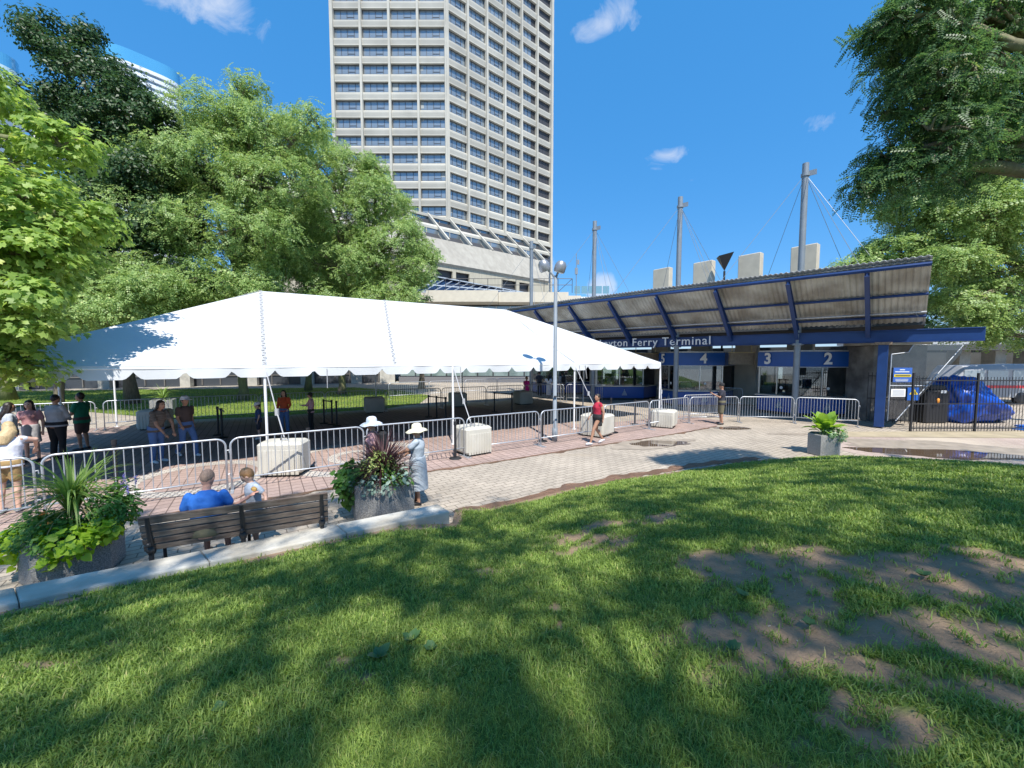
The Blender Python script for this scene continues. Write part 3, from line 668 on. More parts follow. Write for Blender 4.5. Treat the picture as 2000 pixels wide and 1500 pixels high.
# ================================================ FERRY TERMINAL CANOPY
MAST=[Vector((12.71,17.8,0)),Vector((8.81,21.4,0)),Vector((5.10,25.1,0)),Vector((1.40,29.3,0))]
eb=(MAST[0]-MAST[1]).normalized(); 
def beam(s):   # s in mast steps, 0 at the nearest mast, positive away
    if s<=0: return MAST[0]-(MAST[1]-MAST[0]).normalized()*(s*5.3)*1 if False else MAST[0]+(MAST[1]-MAST[0])*s
    i=min(int(s),2); return MAST[i].lerp(MAST[i+1],s-i) if s<=3 else MAST[3]+(MAST[3]-MAST[2])*(s-3)
nc=Vector((-.70,-.714,0)).normalized()
ZE,ZB=5.74,3.9; LE=2.5
M_corr=mat('weathered corrugated soffit',(.43,.43,.40),.6,.1,var=.22,vscale=1.5,col2=(.27,.255,.225),cscale=.9,stretch=(1,1,1))
M_corrt=mat('grey corrugated roof',(.32,.34,.36),.6,.3,var=.15)
def canopy():
    t=thing('terminal_canopy','blue steel ferry terminal canopy with corrugated roof, masts and stay cables','canopy',(9,21,0))
    s_lo,s_hi=-.74,3.35
    # corrugated roof sheet, thin and double sided with real folds; three courses
    def pt(s,f,dz=0):  # f=0 at the beam, 1 at the outer edge
        p=beam(s)+nc*(LE*f); return p+Z*(ZB+(ZE-ZB)*f+.16+dz)
    def corr(name,f0,f1,m,dz=0,step=.0083):
        b=MB(); n=int((s_hi-s_lo)/step); P=[];F=[]
        for i in range(n+1):
            k=i%4; h=(.0,.0,.035,.035)[k]; s=s_lo+i*step
            P+= [pt(s,f0,dz+h),pt(s,f1,dz+h)]
        F=[(2*i,2*i+1,2*i+3,2*i+2) for i in range(n)]; b.add(P,F); o=b.build(name,m,t)
        so=o.modifiers.new('thickness','SOLIDIFY'); so.thickness=.012
        return o
    corr('roof_sheet',.02,1.04,M_corr)
    corr('roof_top_sheet',.0,1.06,M_corrt,dz=.08)
    # rear flat soffit behind the beam, added and lengthened to shade booths and hall
    b=MB(); b.loft([[beam(s)-nc*.1+Z*(ZB+.12),beam(s)-nc*6.2+Z*(ZB-.15),beam(s)-nc*6.2+Z*(ZB+.05),beam(s)-nc*.1+Z*(ZB+.32)] for s in (s_lo,0,1,2,3,s_hi)]); b.build('rear_roof',mat('dark soffit deck',(.05,.055,.06),.8),t)
    # ribs at every half bay
    for k in range(-1,7):
        s=k*.5; s=s if k>=0 else -.44
        p=beam(s); a=p+Z*(ZB-.1); c=p+nc*(LE*1.04)+Z*(ZE-.02)
        d=(c-a).normalized(); r=MB(); side=d.cross(Z).normalized(); upn=side.cross(d)
        L=(c-a).length
        # tapered I-section
        for w0,w1,o0,o1,thk in ((.16,.12,0,0,0),):
            r.loft([[a+side*x+upn*y for x,y in ((-.07,-.30),(.07,-.30),(.07,-.27),(.015,-.27),(.015,.07),(.07,.07),(.07,.1),(-.07,.1),(-.07,.07),(-.015,.07),(-.015,-.27),(-.07,-.27))],
                    [c+side*x+upn*y for x,y in ((-.07,-.10),(.07,-.10),(.07,-.075),(.012,-.075),(.012,.05),(.07,.05),(.07,.07),(-.07,.07),(-.07,.05),(-.012,.05),(-.012,-.075),(-.07,-.075))]])
        r.build('rib',M_blue,t)
    # purlins
    for f,rr in ((.18,.05),(.56,.05),(1.02,.075)):
        m=MB(); m.tube([beam(s)+nc*(LE*f)+Z*(ZB+(ZE-ZB)*f+.08) for s in (s_lo,0,1,2,3,s_hi)],rr,8); m.build('purlin',M_blue,t)
    m=MB(); m.tube([beam(s)+nc*(LE*.30)+Z*(ZB+(ZE-ZB)*.30-.02) for s in (s_lo,0,1,2,3,s_hi)],.035,8); m.build('conduit',M_galv,t)
    # main beam (box with flanges)
    m=MB(); E0=-1.02
    for z,w,h in ((3.60,.22,.42),(3.83,.34,.04),(3.375,.34,.03)):
        R_=[]
        for s in (E0,0,1,2,3,3.4):
            p=beam(s)+Z*z; R_.append([p+nc*w/2-Z*h/2,p-nc*w/2-Z*h/2,p-nc*w/2+Z*h/2,p+nc*w/2+Z*h/2])
        m.loft(R_)
    m.build('main_beam',M_blue,t,bevel=.008)
    # masts with collar, cap and stay cables
    for i,p in enumerate(MAST):
        q=p+nc*.02
        m=MB(); m.cyl(p,.125,11.15,20); ms=m.build('mast',M_gpaint,t,smooth=True)
        em=ms.modifiers.new('edge','EDGE_SPLIT')
        m=MB(); m.cyl(p+Z*3.32,.23,.08,16); m.build('mast_collar',M_gpaint,ms); m=MB(); m.cyl(p+Z*10.6,.165,.12,16); m.box(p+Z*10.7+eb*.2,(.4,.03,.22),ax=eb); m.build('cable_plate',M_gpaint,ms)
        for ds,f,zz in ((-.5,1.03,ZE+.1),(.5,1.03,ZE+.1),(-.5,-1.1,ZB+.3),(.5,-1.1,ZB+.3),(-.46,.2,4.3)):
            s=i+ds
            if i==0 and ds<0: s=-.42 if ds==-.5 else -.7
            tgt=beam(s)+nc*(LE*f)+Z*zz; c=MB(); c.tube([p+Z*10.7,tgt],.010,5); c.tube([tgt+(p+Z*10.7-tgt)*.0,tgt+(p+Z*10.7-tgt).normalized()*.4],.018,6); c.build('stay_cable',M_gpaint,t)
    # blue post at the near end with round concrete foot
    p=Vector((14.5,15.6,0)); m=MB(); m.box(p+Z*1.7,(.3,.3,3.3),ax=nc); m.build('end_post',M_blue,t,bevel=.01)
    m=MB(); m.box(p+Z*3.32,(.5,.5,.1),ax=nc); m.build('cap_plate',mat('rusty bolted plate',(.22,.16,.11),.8,var=.4,vscale=20),t)
    # lettering along the beam
    def letters(txt,s_end,size,name):
        cu=bpy.data.curves.new(name,'FONT'); cu.body=txt; cu.size=size; cu.extrude=.025; cu.space_character=1.12; cu.align_x='RIGHT'; cu.resolution_u=3
        o=bpy.data.objects.new(name,cu); COL.objects.link(o); bpy.context.view_layer.update()
        me=bpy.data.meshes.new_from_object(o.evaluated_get(bpy.context.evaluated_depsgraph_get())); bpy.data.objects.remove(o); me.materials.clear(); me.materials.append(M_white)
        x=(beam(0)-beam(1.4)).normalized(); M=Matrix((x,Z,x.cross(Z))).transposed().to_4x4(); nn=x.cross(Z)
        M.translation=beam(s_end)+nn*.26+Z*3.44
        me.transform(M); return link(name,me,t)
    def wid(s):
        if not s: return 0
        cu=bpy.data.curves.new('w','FONT'); cu.body=s+'|'; cu.size=.62; cu.space_character=1.12; o=bpy.data.objects.new('w',cu); COL.objects.link(o); bpy.context.view_layer.update(); w=o.dimensions.x; bpy.data.objects.remove(o); return w
    W0=wid(''); full='Jack Layton Ferry Terminal'.split(); x=(beam(0)-beam(1.4)).normalized(); bar=wid(' ')-0
    for i,wd in enumerate(full):
        rest=' '.join(full[i+1:]); shift=(wid(wd+' '+rest)-wid(wd)) if rest else 0
        o=letters(wd,.66,.62,'lettering'); o.data.transform(Matrix.Translation(-x*shift))
canopy()
def fin(i,c):
    b=MB(); b.cbox((c[0],c[1],4.38),(1.2,.45,8.76),.03,rot=R(-52)); o=b.build('concrete_fin',mat('cream concrete',(.54,.49,.39),.85,var=.12,vscale=2,bump=.2)); return o
FN=[((10.18,27.3),'leftmost tall concrete slab rising behind the canopy'),((12.06,25.4),'second tall concrete slab, left of the black floodlight'),((13.9,23.6),'tall concrete slab just right of the black floodlight'),((15.75,21.8),'tall concrete slab partly behind the nearest mast')]
for i,(c,l) in enumerate(FN): tag(fin(i,c),l,'concrete slab','concrete slabs behind the canopy')
def flood():
    t=thing('floodlight','black funnel shaped floodlight on a post above the canopy','lamp',(12.6,24.0,0))
    m=MB(); m.tube([(12.6,24.0,0),(12.6,24.0,7.9)],.06,8); m.build('post',M_black,t)
    m=MB(); c=Vector((12.6,24,8.0)); 
    m.add([c+Vector((-.45,-.2,.75)),c+Vector((.35,-.35,.95)),c+Vector((.45,.3,.95)),c+Vector((-.3,.4,.75)),c-Z*.1],[(0,1,2,3),(1,0,4),(2,1,4),(3,2,4),(0,3,4)]); m.build('lamp_head',M_black,t)
flood()
# ---- ticket booths
M_bglass=glassmat('booth glass',(.55,.62,.62),.5)
M_counter=mat('brushed steel counter',(.62,.62,.6),.3,.7,var=.1)
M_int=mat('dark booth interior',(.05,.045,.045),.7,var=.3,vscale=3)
M_paper=mat('paper notice',(.62,.66,.66),.6)
M_brk=mat('brown interior panel',(.22,.10,.055),.6)
def text_mesh(txt,size,ext=.012,space=1):
    cu=bpy.data.curves.new('t','FONT'); cu.body=txt; cu.size=size; cu.extrude=ext; cu.align_x='CENTER'; cu.align_y='CENTER'; cu.resolution_u=3; cu.offset=.03*size; cu.space_character=space
    o=bpy.data.objects.new('t',cu); COL.objects.link(o); bpy.context.view_layer.update()
    me=bpy.data.meshes.new_from_object(o.evaluated_get(bpy.context.evaluated_depsgraph_get())); bpy.data.objects.remove(o); bpy.data.curves.remove(cu); me.materials.clear(); return me
def place_text(me,name,m,pos,xdir,parent):
    me.name=name; me.materials.append(m); nn=xdir.cross(Z); M=Matrix((xdir,Z,nn)).transposed().to_4x4(); M.translation=pos; me.transform(M); return link(name,me,parent)
def booth(L_,C_,R_,numL,numR,label):
    L=Vector((*L_,0));C=Vector((*C_,0));Rr=Vector((*R_,0)); ctr=(L+C+Rr)/3
    t=thing('ticket_booth',label,'ticket booth',(ctr.x,ctr.y,0),'blue ticket booths under the canopy')
    back=(-nc)*1.9; poly=[L,C,Rr,Rr+back,L+back]
    cen=sum(poly,Vector())/5
    def ins(p,k): return p+(cen-p).normalized()*k
    m=MB(); m.slab([ins(p,.06)+Z*.0 for p in poly],Z,.14); m.build('base',M_black,t)
    m=MB(); m.slab([p+Z*.14 for p in poly],Z,.74); m.build('body',M_bluep,t,bevel=.02)
    m=MB(); m.slab([ins(p,-.14)+Z*.89 for p in poly],Z,.06); m.build('counter',M_counter,t,bevel=.01)
    m=MB(); m.slab([ins(p,-.05)+Z*2.35 for p in poly],Z,.70); m.build('sign_band',M_bluep,t,bevel=.01)
    m=MB(); m.slab([ins(p,.0)+Z*3.052 for p in poly],Z,.07); m.slab([ins(p,-.06)+Z*2.31 for p in poly],Z,.035); m.build('trim',M_galv,t)
    for a,b,num,w in ((L,C,numL,.72),(C,Rr,numR,1.0)):
        d=(b-a).normalized(); n=d.cross(Z); n=n if n.dot(nc)>0 else -n; ln=(b-a).length
        g=MB(); g.box((a+b)/2-n*.08+Z*1.64,(ln-.1,.012,1.34),ax=d); g.build('glass_pane',M_bglass,t)
        for q,ww in ((a+d*.03,.07),((a+b)/2,.04),(b-d*.04,.07)): mu=MB(); mu.box(q-n*.08+Z*1.64,(ww,.07,1.34),ax=d); mu.build('mullion',M_counter,t)
        pp=MB()
        for q in (.15,.28): pp.box(a+d*(ln*q)-n*.1+Z*1.22,(.27,.004,.36),ax=d)
        pp.lathe(a+d*(ln*.62)-n*.068+Z*1.32,[(.07,0),(.07,.01)],12,ax=n); pp.build('notice',M_paper,t)
        if num:
            me=text_mesh(num,.74); me.transform(Matrix.Diagonal((w if w>.9 else .95,1,1,1)))
            x=d if d.cross(Z).dot(nc)>0 else -d
            place_text(me,'number',M_white,a.lerp(b,.55 if num in '24' else .28)+n*.10+Z*2.70,x,t)
        em=MB(); c=a.lerp(b,.6)+n*.03+Z*.34
        for k in range(7): em.box(c+Z*(k*.045),(.34*(1-k*.12),.01,.022),ax=d)
        em.box(c+Z*.34,(.02,.01,.08),ax=d); em.build('emblem',M_paper,t)
    # interior: back wall, desk, screens
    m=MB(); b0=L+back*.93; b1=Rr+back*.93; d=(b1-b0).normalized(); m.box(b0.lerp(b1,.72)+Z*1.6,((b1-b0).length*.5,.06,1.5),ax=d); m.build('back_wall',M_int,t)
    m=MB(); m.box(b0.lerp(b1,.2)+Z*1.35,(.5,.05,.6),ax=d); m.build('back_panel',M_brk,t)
    m=MB(); cc=(C+cen)/2
    for k in (-.9,.1,.9): m.box(cc+d*k+Z*1.2,(.45,.05,.32),ax=d); m.box(cc+d*k+Z*1.02,(.08,.08,.16))
    m.box(cc+d*.5-nc*.3+Z*1.05,(.35,.3,.3),ax=d); m.build('screen',M_black,t)
booth((12.5,20.2),(13.35,18.7),(15.75,18.5),'3','2','blue ticket booth numbered 3 and 2, nearest the end post')
booth((8.85,23.9),(9.25,22.3),(11.75,22.1),'5','4','blue ticket booth numbered 5 and 4 in the middle')
booth((5.0,27.9),(5.5,26.1),(8.6,25.9),None,None,'blue ticket booth with a curved counter seen under the tent corner')
booth((1.6,31.5),(2.1,30.2),(4.9,29.9),None,None,'farthest blue ticket booth, with people standing in front')
def display(c,w,label):
    t=thing('display_board',label,'display board',(c[0],c[1],0),'brown boards hung between the booths')
    d=-eb
    m=MB(); m.box(Vector((c[0],c[1],2.72)),(w,.16,.6),ax=Vector((1,0,0))); m.build('panel',mat('brown display panel',(.17,.14,.10),.5,var=.25,vscale=8),t)
    m=MB(); m.box(Vector((c[0],c[1],3.04)),(w+.04,.2,.03)); 
    m.tube([(c[0]-w*.4,c[1],3.03),(c[0]-w*.4,c[1],3.7)],.02,6); m.tube([(c[0]+w*.4,c[1],3.03),(c[0]+w*.4,c[1],3.7)],.02,6); m.build('trim',mat('ochre trim',(.4,.33,.16),.5),t)
display((11.85,20.6),1.25,'brown board hung between booths 4 and 3')
display((8.2,24.5),1.5,'dark brown board hung left of booth 5')
# turnstile hall behind the booths: darkness, poles, bright gaps
def hall():
    t=thing('terminal_hall','dark glazed terminal hall behind the ticket booths','building',(14,27,0))
    a=Vector((3.0,36.5,0)); c=Vector((18.2,21.6,0)); d=(c-a).normalized(); n=Vector((-d.y,d.x,0)); L=(c-a).length
    m=MB(); m.box((a+c)/2+Z*2.95-(-n)*.2,(L,.4,.9),ax=d); m.build('fascia',mat('dark steel fascia',(.06,.07,.08),.6),t)
    m=MB()
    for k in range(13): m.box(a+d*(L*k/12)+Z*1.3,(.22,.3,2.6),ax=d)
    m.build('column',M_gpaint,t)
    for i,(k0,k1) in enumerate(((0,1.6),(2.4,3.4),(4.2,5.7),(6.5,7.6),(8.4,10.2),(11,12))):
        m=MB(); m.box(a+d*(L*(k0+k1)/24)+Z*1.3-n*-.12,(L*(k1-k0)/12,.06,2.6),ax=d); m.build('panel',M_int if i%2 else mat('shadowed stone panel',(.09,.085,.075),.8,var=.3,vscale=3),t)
hall()
# ================================================ RIGHT SIDE: stone pier, railing, overpass, tarp
def stonepier():
    t=thing('stone_wall','dark rough stone wall between the last booth and the blue post','wall',(16.6,17.6,0))
    M=mat('rough grey stone',(.19,.185,.17),.9,var=.45,vscale=2.2,bump=.9,bscale=7,col2=(.11,.105,.10),cscale=1.4)
    m=MB(); m.box((16.75,17.9,1.65),(2.3,1.4,3.3)); o=m.build('wall',M,t,bevel=.03)
    m=MB(); m.box((16.75,17.9,3.37),(2.5,1.6,.12)); m.build('coping',M_conc,t)
stonepier()
def gate():
    t=thing('iron_gate','narrow black iron gate in front of the stone wall','gate',(15.6,16.6,0))
    m=MB()
    for k in range(14): m.tube([(15.15+k*.115,16.9-k*.05,.05),(15.15+k*.115,16.9-k*.05,2.15)],.011,5)
    m.build('bars',M_black,t)
    for z in (.15,1.05,2.0): m=MB(); m.box((15.9,16.57,z),(1.65,.035,.035),ax=Vector((.916,-.4,0))); m.build('rail',M_black,t)
gate()
def railing():
    t=thing('iron_railing','long black iron railing right of the blue post','railing',(19,14.7,0))
    x0,x1=14.9,27.0; Y=14.75; m=MB(); n=int((x1-x0)/.115)
    for k in range(n): m.tube([(x0+k*.115,Y,.02),(x0+k*.115,Y,2.05)],.010,5)
    m.build('bars',M_black,t)
    for z in (.14,1.05,1.92): m=MB(); m.box(((x0+x1)/2,Y,z),(x1-x0,.04,.04)); m.build('rail',M_black,t)
    for k in range(6): m=MB(); m.box((x0+k*2.4,Y,1.1),(.06,.06,2.2)); m.build('post',M_black,t)
railing()
def screen():
    t=thing('notice_screen','clear screen with blue and white notices fixed beside the blue post','screen',(15.6,15.3,0))
    P=lambda u,z: Vector((14.74+u,15.5-u*.06,z))
    gm=MB(); gm.add([P(0,.35),P(.45,.42),P(2.55,2.95),P(2.55,3.25),P(.75,3.25),P(.62,2.95),P(0,2.85)],[tuple(range(7))]); gm.build('glass_pane',glassmat('dusty screen glass',(.55,.58,.60),.25,rough=.12),t)
    f=MB()
    for a,b in ((P(0,.3),P(0,2.9)),(P(0,2.9),P(.62,2.98)),(P(.62,2.98),P(.78,3.27)),(P(.78,3.27),P(2.6,3.27)),(P(2.6,3.27),P(.3,.3)),(P(0,1.68),P(1.45,1.68))): f.tube([a,b],.018,6)
    f.build('frame',M_galv,t)
    m=MB(); c=P(.42,2.1)-Vector((0,.03,0)); m.box(c,(.72,.015,.56)); s=m.build('notice_board',mat('notice blue',(.04,.12,.42),.4),t)
    for z,w in ((.2,.2),(.12,.55),(-.17,.5),(-.21,.5),(-.24,.45)): m=MB(); m.box(c+Vector((-.03,-.012,z)),(w,.006,.035 if z>.1 else .014)); m.build('text_line',M_paper,s)
    m=MB(); m.box(c+Vector((0,-.012,-.03)),(.66,.006,.10)); m.build('yellow_bar',mat('warning yellow',(.72,.55,.02),.5),s)
    m=MB(); m.box(c+Vector((0,-.018,-.03)),(.58,.005,.035)); m.build('text_line',M_black,s)
    m=MB(); c=P(.30,1.40)-Vector((0,.03,0)); m.box(c,(.56,.015,.30)); s=m.build('notice_board',M_white,t)
    for k in range(5): m=MB(); m.box(c+Vector((0,-.012,.09-k*.045)),(.46,.006,.010)); m.build('text_line',M_gpaint,s)
    m=MB(); c=P(.86,1.36)-Vector((0,.03,0)); m.box(c,(.46,.015,.50)); s=m.build('notice_board',mat('notice blue 2',(.015,.10,.40),.4),t)
    m=MB(); m.slab([c+Vector((-.17,-.012,-.02)),c+Vector((.17,-.012,-.02)),c+Vector((0,-.012,.22))],(0,-1,0),.006); m.build('yellow_triangle',mat('warning yellow',(.72,.55,.02),.5),s)
    for z,w in ((.02,.2),(.055,.15),(.09,.1)): m=MB(); m.box(c+Vector((0,-.022,z)),(w,.004,.014)); m.build('text_line',M_black,s)
screen()
def tarp():
    b=bmesh.new(); bmesh.ops.create_icosphere(b,subdivisions=5,radius=1)
    for v in b.verts:
        p=v.co.copy(); s=Vector((1.12,.9,1.0)); 
        f=1+.26*mnoise.noise(p*1.7+Vector((3,1,0)))+.11*mnoise.noise(Vector((p.x*6,p.y*6,p.z*1.6)))+.05*abs(mnoise.noise(Vector((p.x*14,p.y*14,p.z*4))))
        q=Vector((p.x*s.x*f,p.y*s.y*f,p.z*s.z*f))
        low=max(0,-p.z); q.x*=1+low*.75; q.x+=low*.9 if p.x>0 else 0; q.x-=max(0,p.z)*.5
        q.z=max(q.z,-.95+.06*mnoise.noise(p*6)); v.co=q
    me=bpy.data.meshes.new('tarpaulin'); b.to_mesh(me); b.free(); me.transform(Matrix.Translation((19.6,17.2,.92)))
    me.polygons.foreach_set('use_smooth',[True]*len(me.polygons)); me.materials.append(mat('shiny blue tarpaulin',(.008,.07,.42),.3,bump=.8,bscale=5,var=.1)); o=link('tarpaulin',me); tag(o,'crumpled bright blue tarpaulin over a heap behind the railing','tarpaulin')
    t=thing('equipment_crate','dark equipment crate with an orange lamp beside the tarpaulin','crate',(17.6,17.0,0))
    m=MB(); m.cbox((17.9,17.1,.7),(1.0,.9,1.4),.05); m.cbox((18.0,17.1,1.5),(.7,.7,.22),.04); m.build('body',M_black,t)
    m=MB(); m.ell((17.75,16.5,.98),(.07,.06,.10)); m.build('lamp',mat('orange lens',(.9,.35,.05),.3),t)
    m=MB(); m.box((18.0,16.53,1.35),(.25,.02,.12)); m.build('label_plate',M_white,t)
    b2=MB(); b2.box((19.9,15.3,.06),(1.1,.35,.05),ax=Vector((.9,.35,.1)).normalized()); b2.box((20.3,15.4,.12),(.9,.3,.05),ax=Vector((.9,-.15,.05)).normalized()); o=b2.build('tarpaulin_sheet',mat('folded blue sheet',(.02,.16,.6),.35)); tag(o,'folded blue plastic sheet on the ground at the railing foot','plastic sheet')
tarp()
def overpass():
    t=thing('elevated_walkway','pale elevated walkway on grey piers at the right edge','walkway',(34,29,0))
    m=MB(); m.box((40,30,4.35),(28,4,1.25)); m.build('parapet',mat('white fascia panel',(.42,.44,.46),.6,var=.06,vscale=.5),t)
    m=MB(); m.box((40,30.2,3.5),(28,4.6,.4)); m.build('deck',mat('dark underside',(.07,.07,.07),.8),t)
    for x in (28.5,33,35.6,38,42,46): m=MB(); m.box((x,29.5,1.65),(.8,.9,3.3)); m.build('pier',M_conc,t)
    m=MB()
    for k in range(24): m.box((26.5+k*1.1,27.95,4.6),(.06,.05,.55))
    m.box((39,27.95,4.05),(26,.06,.05)); m.build('panel_joint',M_gpaint,t)
overpass()
m=MB(); m.box((41,35,1.7),(34,.6,3.4)); t_=thing('retaining_wall','long dark retaining wall under the elevated walkway','wall',(41,35,0)); m.build('wall',mat('sooty concrete',(.07,.07,.065),.9,var=.3,vscale=1),t_); m=MB(); m.box((41,35,3.45),(34.2,.8,.1)); m.build('coping',M_conc,t_)  # wall added behind the piers, coloured dark to deepen the far right
def bus():
    t=thing('parked_van','white van with red stripe parked behind the railing','van',(29,24.5,0))
    m=MB(); m.loft([[Vector((x,y,z)) for y,z in ((23.6,.4),(25.4,.4),(25.4,zt-.25),(25.2,zt),(23.8,zt),(23.6,zt-.25))] for x,zt in ((26.0,1.2),(26.25,1.35),(26.9,2.3),(31.2,2.4),(31.4,1.6))]); m.build('body',mat('dull white van paint',(.34,.35,.37),.4),t,bevel=.03)
    m=MB(); m.box((29,23.59,1.05),(4.6,.02,.16)); m.build('stripe',mat('red stripe',(.6,.04,.05),.4),t)
    m=MB()
    for x in (27.4,28.8,30.3): m.box((x,23.585,1.75),(1.2,.03,.55))
    m.build('window',M_glass_t,t)
    for x in (27.1,30.3): m=MB(); m.lathe((x,23.55,.36),[(.0,0),(.2,0),(.36,.04),(.36,.24),(0,.24)],20,ax=(0,1,0)); m.build('wheel',M_black,t)
bus()
def shed(c,s,l,m_):
    t=thing('site_hut',l,'hut',(c[0],c[1],0)); m=MB(); m.cbox((c[0],c[1],s[2]/2),s,.04); m.build('wall',m_,t)
    m=MB(); m.box((c[0],c[1],s[2]+.06),(s[0]+.3,s[1]+.3,.12)); m.build('roof',M_gpaint,t)
    m=MB(); m.box((c[0]-.3*s[0],c[1]-s[1]/2-.02,1.0),(.8,.05,1.9)); m.build('door',M_frame_d,t)
shed((37,25,0),(3.5,2.5,2.4),'grey hut under the walkway by the right edge',mat('grey sheet metal',(.22,.23,.24),.6,var=.2))
# ================================================ TENT
M_fab=bpy.data.materials.new('white tent vinyl'); M_fab.use_nodes=True; nt=M_fab.node_tree; b_=nt.nodes['Principled BSDF']; b_.inputs['Base Color'].default_value=(.83,.84,.85,1); b_.inputs['Roughness'].default_value=.5
nn_=N(nt,'ShaderNodeTexNoise'); nn_.inputs['Scale'].default_value=.6; nn_.inputs['Detail'].default_value=5; nn_.inputs['Distortion'].default_value=.6; tt_=N(nt,'ShaderNodeTexCoord'); nt.links.new(tt_.outputs['Object'],nn_.inputs['Vector'])
rr_=N(nt,'ShaderNodeMapRange'); rr_.inputs[1].default_value=.3; rr_.inputs[2].default_value=.7; rr_.inputs[3].default_value=.92; rr_.inputs[4].default_value=1.03; nt.links.new(nn_.outputs[0],rr_.inputs[0])
hh_=N(nt,'ShaderNodeHueSaturation'); hh_.inputs['Color'].default_value=(.60,.61,.62,1); nt.links.new(rr_.outputs[0],hh_.inputs['Value']); nt.links.new(hh_.outputs[0],b_.inputs['Base Color'])
bq_=N(nt,'ShaderNodeBump'); bq_.inputs['Strength'].default_value=.5; bq_.inputs['Distance'].default_value=.12; nt.links.new(nn_.outputs[0],bq_.inputs['Height']); nt.links.new(bq_.outputs[0],b_.inputs['Normal'])
M_seam=mat('tent seam webbing',(.40,.40,.41),.7)
def tent():
    t=thing('party_tent','large white hip roofed tent with scalloped valance on poles','tent',tuple(tp(1,1)),)
    ER,RR=2.57,5.11
    NN=40
    def sag(p,u,v):   # u along the eave 0..1, v up the slope 0..1
        f=v*(1-v)*4
        w=.5*max(0,1-v*5)
        d=-.07*f+ .03*mnoise.noise(Vector((u*9,v*3,1)))*f
        d+= w*.05*math.sin(u*38+math.sin(u*11)*3)*(.4+.6*abs(mnoise.noise(Vector((u*6,2,2)))))
        return d
    def face(A,B,C,D,nu,nv,seed,name='roof_panel'):   # A,B eave; D,C ridge
        P=[];F=[]
        for j in range(nv+1):
            v=j/nv
            for i in range(nu+1):
                u=i/nu; p=A.lerp(B,u).lerp(D.lerp(C,u),v); e=min(u,1-u)*8; P.append(p+Z*sag(p,u+seed,v)*min(1,e))
        for j in range(nv):
            for i in range(nu): a=j*(nu+1)+i; F.append((a,a+1,a+nu+2,a+nu+1))
        return P,F
    c=[tp(-1,0,ER),tp(3,0,ER),tp(3,2,ER),tp(-1,2,ER)]; r0=tp(0,1,RR); r1=tp(2,1,RR)
    M=MB()
    for args in ((c[0],c[1],r1,r0,96,20,0),(c[2],c[3],r0,r1,60,12,5),(c[1],c[2],r1,r1,40,16,9),(c[3],c[0],r0,r0,40,16,13)): M.add(*face(*args))
    o=M.build('canopy',M_fab,t,smooth=True)
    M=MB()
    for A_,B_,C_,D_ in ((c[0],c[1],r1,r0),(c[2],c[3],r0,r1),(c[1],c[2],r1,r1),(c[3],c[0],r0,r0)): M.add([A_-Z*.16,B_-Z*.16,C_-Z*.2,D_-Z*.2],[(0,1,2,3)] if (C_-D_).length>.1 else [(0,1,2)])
    M.build('liner',mat('dark grey blackout liner',(.10,.10,.105),.8),t)  # unseen dark sheet added below the roof to deepen the shade under the tent
    # valance
    Vv=MB()
    def val(A,B,n):
        d=(B-A); L=d.length; d.normalize(); out=d.cross(Z); m=int(L/.06); P=[];F=[]
        k_=L/n
        for i in range(m+1):
            s=L*i/m; ph=(s/k_)%1; x=abs(ph-.5)*2      # 1 at the cusp
            drop=.30-.17*max(0,(x-.62)/.38)**1.6
            wob=.025*math.sin(s*4.1+math.sin(s*1.3)*2)+.015*mnoise.noise(Vector((s*2,1,n)))
            for q,(fr) in enumerate((0,.5,1)):
                P.append(A+d*s+out*(.01+(.03+wob)*fr)-Z*(drop*fr)+Z*.01)
        for i in range(m):
            for q in range(2): a=i*3+q; F.append((a,a+1,a+4,a+3))
        Vv.add(P,F)
    for A,B,n in ((c[0],c[1],23),(c[1],c[2],11),(c[2],c[3],23),(c[3],c[0],11)): val(A,B,n)
    Vv.build('valance',M_fab,t,smooth=True)
    # seams: laced joints and hip lines
    S=MB()
    def seam(a,b,nrm,w=.045,zz=.02,lace=False):
        d=(b-a).normalized(); sd=d.cross(nrm).normalized(); n=24; P=[]
        for i in range(n+1):
            f=i/n; p=a.lerp(b,f)-Z*(.07*4*f*(1-f))+nrm*zz; j=.012*math.sin(i*2.1) if lace else 0
            P+=[p-sd*(w+j),p+sd*(w-j)]
        S.add(P,[(2*i,2*i+1,2*i+3,2*i+2) for i in range(n)])
        if lace:
            for i in range(int((b-a).length/.16)):
                p=a+d*(.16*i+.1)-Z*(.07*4*(i*.16/(b-a).length)*(1-min(1,i*.16/(b-a).length))); S.box(p+nrm*(zz+.012)+sd*(.02*(-1)**i),(.05,.06,.012),ax=(d+sd*.5*(-1)**i).normalized(),az=nrm)
    nf=U.cross(V*TW+Z*(RR-ER)).normalized(); nf=nf if nf.z>0 else -nf
    seam(tp(0,0,ER),r0,nf,lace=True); seam(tp(2,0,ER),r1,nf,w=.02); seam(tp(.64,0,ER),tp(.85,1,RR),nf,w=.03,lace=True)
    seam(c[1],r1,Z,w=.03,zz=.03); seam(c[0],r0,Z,w=.03,zz=.03)
    S.build('seam',M_seam,t)
    # poles
    ps=[(i,0) for i in range(-1,4)]+[(i,2) for i in range(-1,4)]+[(-1,1),(3,1)]
    for a,b in ps:
        m=MB(); m.cyl(tp(a,b),.032,ER-.02,10); m.cyl(tp(a,b),.09,.012,10); m.build('pole',M_white,t)
    fr=MB()
    for a,b in ((c[0],c[1]),(c[1],c[2]),(c[2],c[3]),(c[3],c[0])): fr.tube([a-Z*.05,b-Z*.05],.028,8)
    fr.tube([r0-Z*.1,r1-Z*.1],.028,8)
    for k in (0,1,2):
        for v in (0,2): fr.tube([tp(k,v,ER-.04),tp(k,1,RR-.12)],.026,8)
